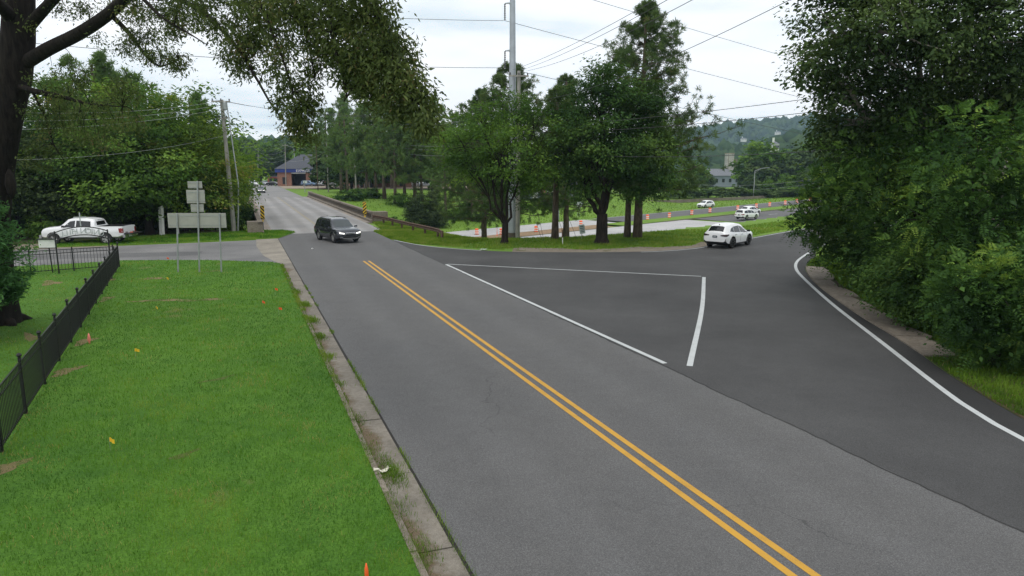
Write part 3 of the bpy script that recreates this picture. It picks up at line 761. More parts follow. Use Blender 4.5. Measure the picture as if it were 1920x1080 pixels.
# cemetery arch with lettering, read from behind
def arch():
    a = gp(111, 513, 0.075); b = gp(209, 507, 0.075)
    d = b - a; L = d.length; rz = math.atan2(d.y, d.x)
    root = thing('entrance_arch', 'black arched iron gateway reading UNION HILL backwards, cross on top', 'arch', a, rz)
    for x in (0, L):
        MB().tube([(x, 0, 0), (x, 0, 2.22)], .035, 8).build('post', M['black_iron'], root)
    def arc(z0, rise): return [(x, 0, z0 + rise * (1 - ((x - L / 2) / (L / 2)) ** 2)) for x in np.linspace(0, L, 21)]
    MB().tube(arc(1.72, .26), .03, 6).build('lower_arc', M['black_iron'], root)
    MB().tube(arc(2.14, .26), .03, 6).build('upper_arc', M['black_iron'], root)
    zc = 2.43
    MB().box((L / 2, 0, zc + .36), (.05, .05, .72)).box((L / 2 - .16, 0, zc + .48), (.26, .045, .05)).box((L / 2 + .16, 0, zc + .48), (.26, .045, .05)).build('cross', M['arch_letter'], root)
    txt = 'UNION HILL'; n = len(txt)
    for i, ch in enumerate(txt):
        if ch == ' ': continue
        x = L - (0.2 + (L - 0.4) * (i + .5) / n)       # faces the street: reversed from the lawn side
        cu = bpy.data.curves.new('letter', 'FONT'); cu.body = ch; cu.size = .42; cu.extrude = .015; cu.align_x = 'CENTER'
        t = bpy.data.objects.new('tmp', cu); COL.objects.link(t)
        me = bpy.data.meshes.new_from_object(t.evaluated_get(bpy.context.evaluated_depsgraph_get())); me.name = 'letter'
        bpy.data.objects.remove(t)
        z = 1.72 + .26 * (1 - ((x - L / 2) / (L / 2)) ** 2) + .07
        o = link('letter', me, M['arch_letter'], root, (x, 0, z)); o.rotation_euler = (math.pi / 2, 0, math.pi)
arch()
def box_sign():
    b = gp(99, 511, 0.075); D = b.y
    t = dp(90, 452, D - .1)
    root = thing('notice_box', 'white flat notice box on a leaning black post beside the arch', 'notice box', b)
    l = t - b
    MB().tube([(0, 0, 0), l], .03, 8).build('post', M['black_iron'], root)
    c = Vector((l.x, l.y - .06, l.z - .12))
    MB().box((c.x, c.y - .03, c.z), (.8, .1, .42), .08).build('box_body', M['white_post'], root)
    MB().box((c.x, c.y - .03, c.z + .235), (.86, .2, .05), .08).build('box_lid', M['black_iron'], root)
    MB().box((c.x, c.y - .03, c.z - .23), (.82, .12, .04), .08).build('box_base', M['black_iron'], root)
box_sign()

# ------------------------------------------------------------------ sign backs on the lawn
def sign_backs():
    pm = gp(374, 510, 0.075); D = pm.y
    root = thing('road_sign', 'group of blank grey sign backs on three steel posts across the lawn', 'road sign', pm)
    def w(px, py): return dp(px, py, D) - pm
    for bx, by, tx, ty, y in ((335, 510, 333, 402, 0), (375, 511, 371, 341, .0), (416, 508, 412, 402, 0)):
        a, b = w(bx, by), w(tx, ty); a.z = 0
        MB().bar(a + Vector((0, -.06, 0)), b + Vector((0, -.06, .05)), .07, .04, (0, 1, 0)).build('post', M['galv'], root)
    def panel(x0, y0, x1, y1, name='sign_panel', off=0.0):
        a, b, c, d = w(x0, y1), w(x1, y1), w(x1, y0), w(x0, y0)
        ctr = (a + c) / 2; m = MB().box((ctr.x, off, ctr.z), ((b - a).length, .02, (d - a).length))
        p = m.build(name, M['sign_back'], root)
        for fz in (-.32, .32):
            MB().box((ctr.x, off - .018, ctr.z + fz * (d - a).length), ((b - a).length * .96, .016, .03)).build('stiffener', M['galv'], p)
    panel(315, 399.5, 424, 427); panel(352, 340, 379, 353); panel(350, 356, 384, 381); panel(358, 383, 382, 397.5)
sign_backs()

def pole_post(name, label, cat, px, py, top, r, mat, group=None):
    b = gt(px, py) if py else None
    root = thing(name, label, cat, b, group=group)
    D = b.y; t = dp(px, top, D) - b
    MB().tube([(0, 0, 0), (0, 0, t.z)], r, 10).build('post', mat, root); MB().lathe([(r * 1.12, 0), (r * .5, .05)], 10).build('cap', mat, root, (0, 0, t.z)); return root
def wood_post(label, px, py, tx, ty, r):
    b = gp(px, py, 0.07); t = dp(tx, ty, b.y) - b
    root = thing('boundary_post', label, 'post', b, group='white posts on the grass island')
    MB().tube([(0, 0, -.1), (t.x * .5, 0, t.z * .5), t], [r, r * .97, r * .95], 10).build('shaft', M['white_post'], root)
    MB().lathe([(r * .95, 0), (r * .6, .05)], 10).build('cap', M['white_post'], root, t)
wood_post('left one of two tall white wooden posts standing together behind the signs', 302, 440, 299, 388, .12)
wood_post('right one of two tall white wooden posts standing together behind the signs', 306.5, 441, 304, 387, .11)
wood_post('short white stub post on the grass behind the big sign back', 334, 438, 333, 425, .09)

# ------------------------------------------------------------------ object markers (striped)
def marker(label, base, face, h0, flip, yellow_only=False, w=.3, h=.92):
    root = thing('object_marker', label, 'road sign', base, face)
    MB().box((0, .03, h0 / 2), (.06, .03, h0)).build('post', M['galv'], root)
    MB().box((0, 0, h0 + h / 2), (w, .012, h)).build('panel', M['marker_yellow'], root)
    for k in range(-1, 7):
        z0 = h0 + k * .34; pts = []
        poly = [(-w / 2, z0), (w / 2, z0 + flip * .36), (w / 2, z0 + .19 + flip * .36), (-w / 2, z0 + .19)]
        poly = [(x, min(h0 + h - .01, max(h0 + .01, z))) for x, z in poly]
        if abs(poly[0][1] - poly[3][1]) + abs(poly[1][1] - poly[2][1]) < .04: continue
        MB().add([(x, -.0095, z) for x, z in poly], [(0, 1, 2, 3)]).build('stripe', M['marker_black'], root)
    MB().box((0, -.008, h0 - .13), (.16, .012, .16)).build('lower_plate', M['marker_yellow'], root)
b = gp(494, 431)
marker('black and yellow striped marker board at the left bridge end', b, -.3, .95, -1, h=1.25, w=.42)
b = gp(684.5, 413)
marker('black and yellow striped marker board at the right bridge parapet end', b, -.3, .55, 1, h=1.45, w=.42)

# ------------------------------------------------------------------ rusty guardrail
def guardrail():
    P = smooth_poly([RF(71.6, 12.75, 0), gp(722, 421), gp(755, 430), gp(790, 438.5), gp(822, 447), gp(829, 454)], 0.6)
    root = thing('guardrail', 'weathered brown beam guardrail between the road verge and the bridge', 'guardrail', P[0])
    prof = [(0.0, .78), (.05, .74), (.05, .68), (-.03, .64), (-.03, .6), (.05, .56), (.05, .5), (0, .46)]
    vs, fs = [], []
    for i, p in enumerate(P):
        t = P[min(i + 1, len(P) - 1)] - P[max(i - 1, 0)]; t.z = 0; t.normalize(); n = Vector((-t.y, t.x, 0)) * -1
        for o, z in prof: vs.append(p + n * o + Vector((0, 0, z)) - P[0])
        for o, z in reversed(prof): vs.append(p + n * (o - .02) + Vector((0, 0, z)) - P[0])
    m = len(prof) * 2
    for i in range(len(P) - 1):
        for k in range(m): fs.append((i * m + k, i * m + (k + 1) % m, (i + 1) * m + (k + 1) % m, (i + 1) * m + k))
    fs.append(tuple(range(m))); fs.append(tuple(range((len(P) - 1) * m, len(P) * m)))
    MB().add(vs, fs).build('beam', M['rust_rail'], root)
    for i in range(0, len(P) - 1, 5):
        p = P[i] - P[0]; t = P[min(i + 1, len(P) - 1)] - P[max(i - 1, 0)]; t.normalize(); n = Vector((-t.y, t.x, 0))
        MB().box(p + n * .1 + Vector((0, 0, .36)), (.16, .16, .84), math.atan2(t.y, t.x)).build('post', M['rust_rail'], root)
    e = P[-1] - P[0]; MB().box(e + Vector((0, 0, .62)), (.12, .34, .5), .5).build('terminal', M['rust_rail'], root)
guardrail()
# highway barrier on the far side
def barrier():
    pts = [gp(1180, 383, -3.1), gp(1281, 380, -3.1), gp(1400, 374, -3.0), gp(1505, 367.5, -2.8), gp(1620, 359, -2.6)]
    pts = smooth_poly(pts, 6)
    root = thing('highway_barrier', 'low grey concrete barrier along the far edge of the highway', 'barrier', pts[0])
    for i in range(len(pts) - 1):
        a, b2 = pts[i] - pts[0], pts[i + 1] - pts[0]; d = (b2 - a).normalized() * .03
        u = Vector((0, 0, .35)); M_ = MB(); M_.bar(a + d + u, b2 - d + u, .32, .9); M_.build('barrier_segment', M['concrete_old'], root)
barrier()
# ------------------------------------------------------------------ barrels, delineators, small signs
def barrel_proto():
    ms = []
    body = MB().lathe([(.29, 0), (.29, .1), (.27, .12), (.27, .88), (.24, .93), (.1, .95)], 12).mesh('body', True); body.materials.append(M['orange'])
    base = MB().lathe([(.42, 0), (.42, .05), (.3, .07)], 12).mesh('rubber_base'); base.materials.append(M['rubber'])
    band = MB().lathe([(.274, 0), (.284, .02), (.284, .13), (.274, .15)], 12).mesh('white_band'); band.materials.append(M['white_band'])
    return body, base, band
BB = barrel_proto()
bar_px = [(894, 440, 'orange barrel farthest left, just left of the vase-shaped tree'), (940, 440, 'orange barrel right behind the vase-shaped tree trunk'), (1005, 435, 'orange barrel left of the lone pine trunk on the dirt median'),
          (1089, 424, 'orange barrel half hidden behind the small tilted sign'), (1214, 412, 'orange barrel on the median just right of the tall pine trunk'),
          (1255, 408.5, 'orange barrel on the grass median, second from the left beyond the pines'), (1297, 403, 'orange barrel on the grass median just left of the oncoming white car'),
          (1331, 398.5, 'orange barrel on the grass median just in front of the oncoming white car'), (1383, 393.5, 'orange barrel on the median left above the pair of white cars'),
          (1418, 389.5, 'orange barrel on the median right above the pair of white cars'), (1443, 387, 'orange barrel on the median below the street lamp, to its right'),
          (1472, 383.5, 'orange barrel on the median, second from the right edge shrub'), (1494, 380.5, 'orange barrel on the median nearest the right edge shrub'), (1519, 377.5, 'farthest orange barrel, partly behind the right-hand shrub leaves')]
for px, py, lab in bar_px:
    z = -4.0
    for _ in range(20): q = gp(px, py, z); z = float(zhw(q.x)) + .04
    root = thing('traffic_barrel', lab, 'traffic barrel', q, group='orange barrels along the highway')
    link('body', BB[0], None, root); link('rubber_base', BB[1], None, root)
    for z in (.2, .52): link('white_band', BB[2], None, root, (0, 0, z))
p = gp(932, 441, -4.3)
r_ = thing('channelizer_post', 'thin orange tube post between the two left barrels', 'traffic post', p)
MB().lathe([(.16, 0), (.14, .06), (.045, .07), (.045, 1.05), (.02, 1.08)], 10).build('tube', M['orange'], r_)
for z_ in (.6, .82): MB().lathe([(.047, 0), (.05, .01), (.05, .09), (.047, .1)], 10).build('reflective_band', M['white_band'], r_, (0, 0, z_))
# small tilted sign on the verge
def small_sign():
    b = gp(1090.5, 449, -.05); D = b.y; root = thing('roadside_sign', 'small tilted white sign with grey lines of print on the verge', 'sign', b)
    t = dp(1091, 431, D) - b
    MB().bar((0, .02, -.2), (t.x, .02, t.z), .04, .03, (0, 1, 0)).build('post', M['galv'], root)
    R = Matrix.Rotation(-.14, 3, 'Y'); c = Vector((t.x + .02, 0, t.z + .05)); m = MB(); m.box(c, (.44, .015, .72), M=R)
    pn = m.build('panel', M['sign_white'], root)
    for k, (w, z) in enumerate(((.3, .22), (.34, .08), (.26, -.06), (.3, -.2))):
        q = R @ Vector((0, -.0115, z)) + c; MB().box(q, (w, .004, .07), M=R).build('print_line', M['sign_ink'], pn)
small_sign()
def stake():
    b = gp(1055, 458); root = thing('marker_stake', 'slim white stake with a dark red top on the verge', 'stake', b)
    MB().tube([(0, 0, 0), (-.02, 0, .5)], .035, 8).build('lower_half', M['white_post'], root)
    MB().tube([(-.02, 0, .502), (-.05, 0, 1.08)], .045, 8).build('upper_half', M['rust_rail'], root)
stake()
# diamond sign backs across the highway
def diamond(px, py, label):
    b = gt(px, py); root = thing('diamond_sign', label, 'road sign', b)
    for x in (-.35, .0): MB().box((x, .04, 1.1), (.06, .05, 2.2)).build('post', M['galv'], root)
    MB().add([(0, 0, 1.75), (.75, 0, 2.55), (0, 0, 3.35), (-.75, 0, 2.55), (0, .02, 1.75), (.75, .02, 2.55), (0, .02, 3.35), (-.75, .02, 2.55)], [(0, 1, 2, 3), (7, 6, 5, 4), (0, 4, 5, 1), (1, 5, 6, 2), (2, 6, 7, 3), (3, 7, 4, 0)]).build('sign_panel', M['sign_white'], root)
diamond(1086, 408, 'pale diamond sign on the grass bank beyond the highway')
def far_post(px, py, ty, label):
    b = gt(px, py); t = dp(px, ty, b.y); root = thing('sign_post', label, 'post', b); h = t.z - b.z
    MB().box((0, 0, h / 2), (.14, .14, h)).build('shaft', M['galv'], root); MB().box((.15, 0, h - .15), (.9, .05, .6)).build('panel', M['sign_white'], root)
far_post(572, 361, 340, 'white roadside post with a small panel at the far end of the bridge')

# ------------------------------------------------------------------ survey flags, litter
def flag(px, py, mat, label, h=.32, lean=0.0):
    b = gp(px, py, 0.075); root = thing('survey_flag', label, 'flag', b, group='survey flags in the lawn'); rr = random.Random(int(px * 7 + py))
    a = rr.uniform(-.6, .6); t = Vector((lean, rr.uniform(-.03, .03), h))
    MB().tube([(0, 0, -.02), t], .003, 5).build('wire_stem', M['wire_pale'], root)
    f = MB(); W, H = .115, .085; vs = []; n = 5
    for i in range(n + 1):
        for z in (0, -H): vs.append(t + Vector((math.cos(a) * W * i / n, math.sin(a) * W * i / n + .018 * math.sin(i * 1.4), z - .035 * (i / n) ** 2)))
    f.add(vs, [(2 * i, 2 * i + 1, 2 * i + 3, 2 * i + 2) for i in range(n)]); o = f.build('flag_cloth', mat, root)
    md = o.modifiers.new('s', 'SOLIDIFY'); md.thickness = .002
flag(255, 672, M['flag_yellow'], 'yellow survey flag in mid lawn, right of the pink stake', .3)
flag(207, 846, M['flag_yellow'], 'yellow survey flag nearest the camera, low in the left lawn', .28)
flag(294, 588, M['flag_yellow'], 'yellow survey flag farther up the lawn, beside worn soil', .3)
flag(314, 531, M['flag_yellow'], 'yellow survey flag at the top of the lawn below the sign posts', .3)
flag(516, 553, M['flag_orange'], 'upper orange survey flag near the kerb', .3)
flag(523, 591, M['flag_orange'], 'lower orange survey flag near the kerb', .3)
flag(492, 574, M['flag_orange'], 'small orange survey flag left of the kerb pair', .22)
flag(313, 492, M['flag_orange'], 'orange survey flag at the edge of the side street', .3)
def cone_flag(px, py, ty, mat, label, r=.05):
    b = gp(px, py, .075); t = dp(px, ty, b.y); h = t.z - b.z; root = thing('marker_stake', label, 'stake', b)
    MB().lathe([(r * .4, -.02), (r * .55, h * .15), (r, h * .4), (r * .8, h * .7), (r * .25, h)], 8).build('whisker_tip', mat, root, smooth=True)
    MB().tube([(0, 0, -.1), (0, 0, h * .3)], r * .3, 6).build('stem', M['white_post'], root)
cone_flag(688, 1092, 1056, M['flag_orange'], 'bright orange stake tip at the bottom edge of the lawn', .03)
cone_flag(168, 644, 625, M['flag_pink'], 'pink wooden stake leaning next to the long fence', .05)
def litter(px, py, z, L, mat, label, seed):
    r = random.Random(seed); b = gp(px, py, z); root = tag(link('litter', MB().mesh('x')), label, 'litter')
    n = 9; vs = []
    for i in range(n):
        for k in range(4): vs.append(((i / (n - 1) - .5) * L + r.uniform(-.02, .02), (k / 3 - .5) * L * .4 * (1 - .3 * math.sin(i * 2)) + .05 * math.sin(i), .012 + abs(r.gauss(0, .025))))
    m = MB().add(vs, [(4 * i + k, 4 * i + k + 4, 4 * i + k + 5, 4 * i + k + 1) for i in range(n - 1) for k in range(3)])
    me = m.mesh('litter', True); me.materials.append(mat); root.data = me; root.location = b; root.rotation_euler = (0, 0, .4)
    md = root.modifiers.new('s', 'SOLIDIFY'); md.thickness = .004
litter(715, 884, .04, .34, M['paper'], 'crumpled dirty white paper lying in the gutter', 3)
litter(586, 467, .02, .16, M['white_band'], 'tiny white scrap on the road before the dark SUV', 5)
litter(907, 468, .02, .5, M['sign_white'], 'flat pale scrap at the ramp verge near the tree', 6)

# ------------------------------------------------------------------ poles
WP = {}
def utility_pole(key, label, base, top, r0, r1, mat, arms=(), group='utility poles'):
    b = Vector(base); t = Vector(top) - b; root = thing('utility_pole', label, 'utility pole', b, group=group)
    MB().tube([(0, 0, -.5), t * .5, t], [r0, (r0 + r1) / 2, r1], 12).build('shaft', mat, root, smooth=False, angle=50)
    for f, L, ang in arms:
        c = t * f; d = Vector((math.cos(ang), math.sin(ang), 0))
        a = MB().bar(c - d * L / 2 + Vector((0, -r1 - .05, 0)), c + d * L / 2 + Vector((0, -r1 - .05, 0)), .1, .12).build('crossarm', mat, root)
        for k in (-.45, .0, .45):
            q = c + d * L * k + Vector((0, -r1 - .05, .06)); MB().lathe([(.03, 0), (.07, .04), (.04, .09), (.07, .13), (.03, .2)], 8).build('insulator', M['insulator'], a, q)
    WP[key] = Vector(top); return root
b = gp(439, 433, .05); t = dp(415.5, 187, b.y)
pl = utility_pole('L', 'leaning weathered wooden utility pole with a crossarm on the grass island', b, t, .2, .14, M['pole_wood'], [(.985, 1.5, .25), (.86, .7, .25)])
MB().lathe([(.16, 0), (.2, .05), (.2, .62), (.14, .7)], 12).build('transformer', M['galv'], pl, (t - b) + Vector((.28, -.05, -.85)))
MB().tube([(.35, 0, 0), (.7, -.1, 4), (dp(425, 195, b.y) - b) + Vector((0, 0, .1))], [.07, .06, .05], 8).build('conduit', M['galv'], pl)
# steel transmission pole with insulator strings
sb = gp(961, 447, -.35); sb = Vector((sb.x, sb.y, tz(sb.x, sb.y)))
STEEL = sb
def steel_pole():
    H = 27.0; root = thing('transmission_pole', 'tall round galvanised steel transmission pole behind the vase-shaped tree', 'utility pole', sb)
    MB().tube([(0, 0, -.5), (0, 0, 8), (0, 0, 17), (0, 0, H)], [.36, .31, .24, .17], 16).build('shaft', M['steel'], root, angle=40)
    MB().lathe([(.52, 0), (.52, .15), (.4, .16), (.4, .6), (.37, .62)], 14).build('base_collar', M['concrete_dark'], root)
    for z in (0.0,):
        pass
    arms = []
    for zz in (15.35, 19.0, 22.6):
        a = MB().tube([(0, 0, zz - .12), (-.3, 0, zz + .05), (-.62, 0, zz + .02)], [.09, .07, .05], 8).build('arm', M['steel'], root)
        prof = [(.02, 0)]
        for k in range(9): prof += [(.03, -.02 - k * .14), (.1, -.07 - k * .14), (.1, -.085 - k * .14), (.03, -.12 - k * .14)]
        MB().lathe(list(reversed(prof)), 10).build('insulator_string', M['insulator'], a, (-.62, 0, zz))
        arms.append(sb + Vector((-.62, 0, zz - 1.3)))
    for z in (9.2, 11.1): MB().lathe([(.32, 0), (.35, .02), (.35, .12), (.32, .14)], 14).build('band', M['galv'], root, (0, 0, z))
    return arms
ARMS = steel_pole()
b = sb + Vector((.42, -.45, 0)); b.z = tz(b.x, b.y); t = dp(973, 133, b.y)
utility_pole('C', 'tan wooden utility pole standing right beside the steel transmission pole', b, t, .2, .14, M['pole_wood'], [(.97, 1.6, .2), (.76, 1.3, .2)])
def upole(key, label, px, py, tx, ty, r, mat, arms=()):
    b = gt(px, py); t = dp(tx, ty, b.y); utility_pole(key, label, b, t, r, r * .7, mat, arms)
upole('P1', 'wooden utility pole with several wires among the pine trunks', 668, 366, 662, 228, .17, M['pole_wood'], [(.97, 1.6, .3)])
upole('P2', 'wooden pole with a pale crossarm left of the pine row', 616, 360, 612, 260, .16, M['pole_wood'], [(.92, 2.4, .1)])
upole('P3', 'thin dark brown pole left of the pine row', 596.5, 357.5, 592, 270, .13, M['pole_dark'])
upole('P4', 'wooden pole in front of the shop roof', 536, 350, 534.5, 270, .16, M['pole_wood'], [(.97, 1.6, .1)])
upole('P5', 'silver metal lamp pole before the shop bays', 555, 348.5, 551, 279, .12, M['steel'])
upole('P6', 'wooden pole left of the far road above the parked cars', 483.5, 343, 484, 278, .16, M['pole_wood'], [(.96, 1.8, .1)])
# pale pole behind lone pine
b = gt(1047.5, 412); utility_pole('P7', 'slim pale metal pole just right of the lone pine trunk', b, dp(1047, 250, b.y), .12, .1, M['steel'])

# ------------------------------------------------------------------ street lamp
def lamp():
    b = gp(1412.5, 371, -2.9); root = thing('street_lamp', 'grey street lamp with a single arm beyond the highway', 'street lamp', b)
    t = dp(1415, 320, b.y) - b; h = t.z
    MB().tube([(0, 0, 0), (0, 0, h)], [.14, .09], 10).build('pole', M['galv'], root)
    e = dp(1439, 314.5, b.y) - b
    MB().tube([(0, 0, h - .05), (e.x * .5, 0, h + (e.z - h) * .75), (e.x, 0, e.z)], .07, 8).build('arm', M['galv'], root)
    MB().tube([(0, 0, h - .7), (e.x * .45, 0, h + (e.z - h) * .6)], .035, 6).build('brace', M['galv'], root)
    MB().box((e.x + .2, 0, e.z), (.8, .3, .16)).build('lamp_head', M['galv'], root)
lamp()

# ------------------------------------------------------------------ wires
def wire(label, A, B, sag=0.6, r=.016, mat='wire', n=28, group='overhead wires', anchor=None):
    A, B = Vector(A), Vector(B); P = []
    for i in range(n + 1):
        k = i / n; p = A.lerp(B, k); p.z -= sag * 4 * k * (1 - k); P.append(p - A)
    o = MB().tube(P, r, 5).build('overhead_wire', M[mat]); o.location = A
    return tag(o, label, 'wire', group)
A0, A1, A2 = ARMS
wire('high transmission wire left of the steel pole, upper of the visible pair', dp(-150, -40, 40), A1, 0.5, .018)
wire('transmission wire left of the steel pole, lower of the visible pair', dp(-150, 60, 40), A0, 0.5, .018)
wire('transmission wire dropping right from the upper insulator string', A1, dp(2300, 330, 190), 2.5, .02)
wire('transmission wire dropping right from the lower insulator string', A0, dp(2300, 370, 190), 2.5, .02)
wire('transmission wire highest in the sky, right of the steel pole', A2, dp(2300, 290, 190), 2.5, .02)
c = WP['C']
wire('wire rising right from the tan pole, uppermost of three', c + Vector((-.5, 0, .1)), dp(1252, -14, 26), .25, .012)
wire('wire rising right from the tan pole, middle of three', c + Vector((.1, 0, .05)), dp(1272, -12, 25), .25, .012)
wire('wire rising right from the tan pole, lowest of three', c + Vector((.6, 0, 0)), dp(1320, -12, 24), .35, .012)
wire('wire crossing the tall pine top towards the upper right sky', c + Vector((0, 0, -2.5)), dp(1500, -10, 22), .7, .012)
wire('dark cable across the right shrubs, uppermost of three', dp(1010, 236, 56), dp(2050, 107, 24), .35, .016)
wire('dark cable across the right shrubs, middle of three', dp(1010, 248, 56), dp(2050, 140, 24), .45, .016)
wire('dark cable across the right shrubs, lowest of three', dp(1010, 284, 56), dp(2050, 236, 24), .7, .016)
l = WP['L']
for k, (x, z, lab) in enumerate(((-.5, 0, 'upper wire running from the leaning pole to the tan pole'), (.5, -.15, 'lower wire running from the leaning pole to the tan pole'))):
    wire(lab, l + Vector((x, 0, z)), c + Vector((-.4 + k * .5, 0, -2.4 - k * .1)), 1.2, .014)
for k, (py, lab) in enumerate(((198, 'top wire left of the leaning pole, against the green trees'), (207, 'second wire left of the leaning pole, against the green trees'), (216, 'third wire left of the leaning pole, against the green trees'))):
    wire(lab, l + Vector((-.4 + .4 * k, 0, -.15 - .25 * k)), dp(-80, py + 8 + 10 * k, 40), .5, .012, 'wire_pale')
wire('single lower wire left of the leaning pole, half way up the trees', l + Vector((0, 0, -3.0)), dp(-80, 300, 40), .6, .011, 'wire_pale')
p1, p2, p6, p4 = WP['P1'], WP['P2'], WP['P6'], WP['P4']
wire('top wire right of the pole in the pine row', p1 + Vector((.3, 0, -.2)), dp(960, 195, 95), 1.4, .024, 'wire_pale')
wire('second wire right of the pole in the pine row', p1 + Vector((-.3, 0, -.4)), dp(960, 203, 95), 1.6, .024, 'wire_pale')
wire('third wire right of the pole in the pine row', p1 + Vector((.1, 0, -2.6)), dp(960, 262, 95), 1.6, .024, 'wire_pale')
wire('fourth wire right of the pole in the pine row', p1 + Vector((.1, 0, -3.0)), dp(960, 268, 95), 1.8, .024, 'wire_pale')
wire('lowest wire right of the pole in the pine row', p1 + Vector((.1, 0, -3.8)), dp(960, 278, 95), 2.0, .024, 'wire_pale')
wire('wire from the pine row pole down left to the shop pole', p1 + Vector((0, 0, -2.0)), p4 + Vector((0, 0, -5)), 2.2, .026, 'wire_pale')
wire('wire between the crossarm pole and the shop pole', p2 + Vector((0, 0, -.8)), p4 + Vector((0, 0, -.3)), 1.2, .026, 'wire_pale')
for k in range(4):
    wire(('highest', 'second highest', 'third highest', 'lowest')[k] + ' of four drooping wires between the far road poles', p6 + Vector((0, 0, -.2 - 1.3 * k)), p4 + Vector((0, 0, -.2 - 1.4 * k)), 1.3, .026, 'wire_pale')
wire('wire from the leaning pole away to the far road pole', l + Vector((.1, 0, -.6)), p6 + Vector((0, 0, -.3)), 2.0, .018)
# guy wires on the verge
for k, (bx, by, tx, ty) in enumerate(((1016, 450, 998, 395), (1020, 453, 1006, 385), (1062, 453, 1032, 370), (1070, 452, 1052, 410), (1083, 452, 1066, 408))):
    a = gp(bx, by, -.1)
    wire(('first', 'second', 'third', 'fourth', 'fifth')[k] + ' thin slanting guy rod from the left on the verge by the lone pine', a, dp(tx, ty, a.y + .5), 0, .014, 'wire', 2, 'slanting guy rods')
for k in range(3):
    wire(('top', 'middle', 'lowest')[k] + ' pale cable before the dark woods behind the street lamp', dp(1290, 345 + 9 * k, 205), dp(1560, 330 + 8 * k, 205), 1.4, .03, 'wire_pale')
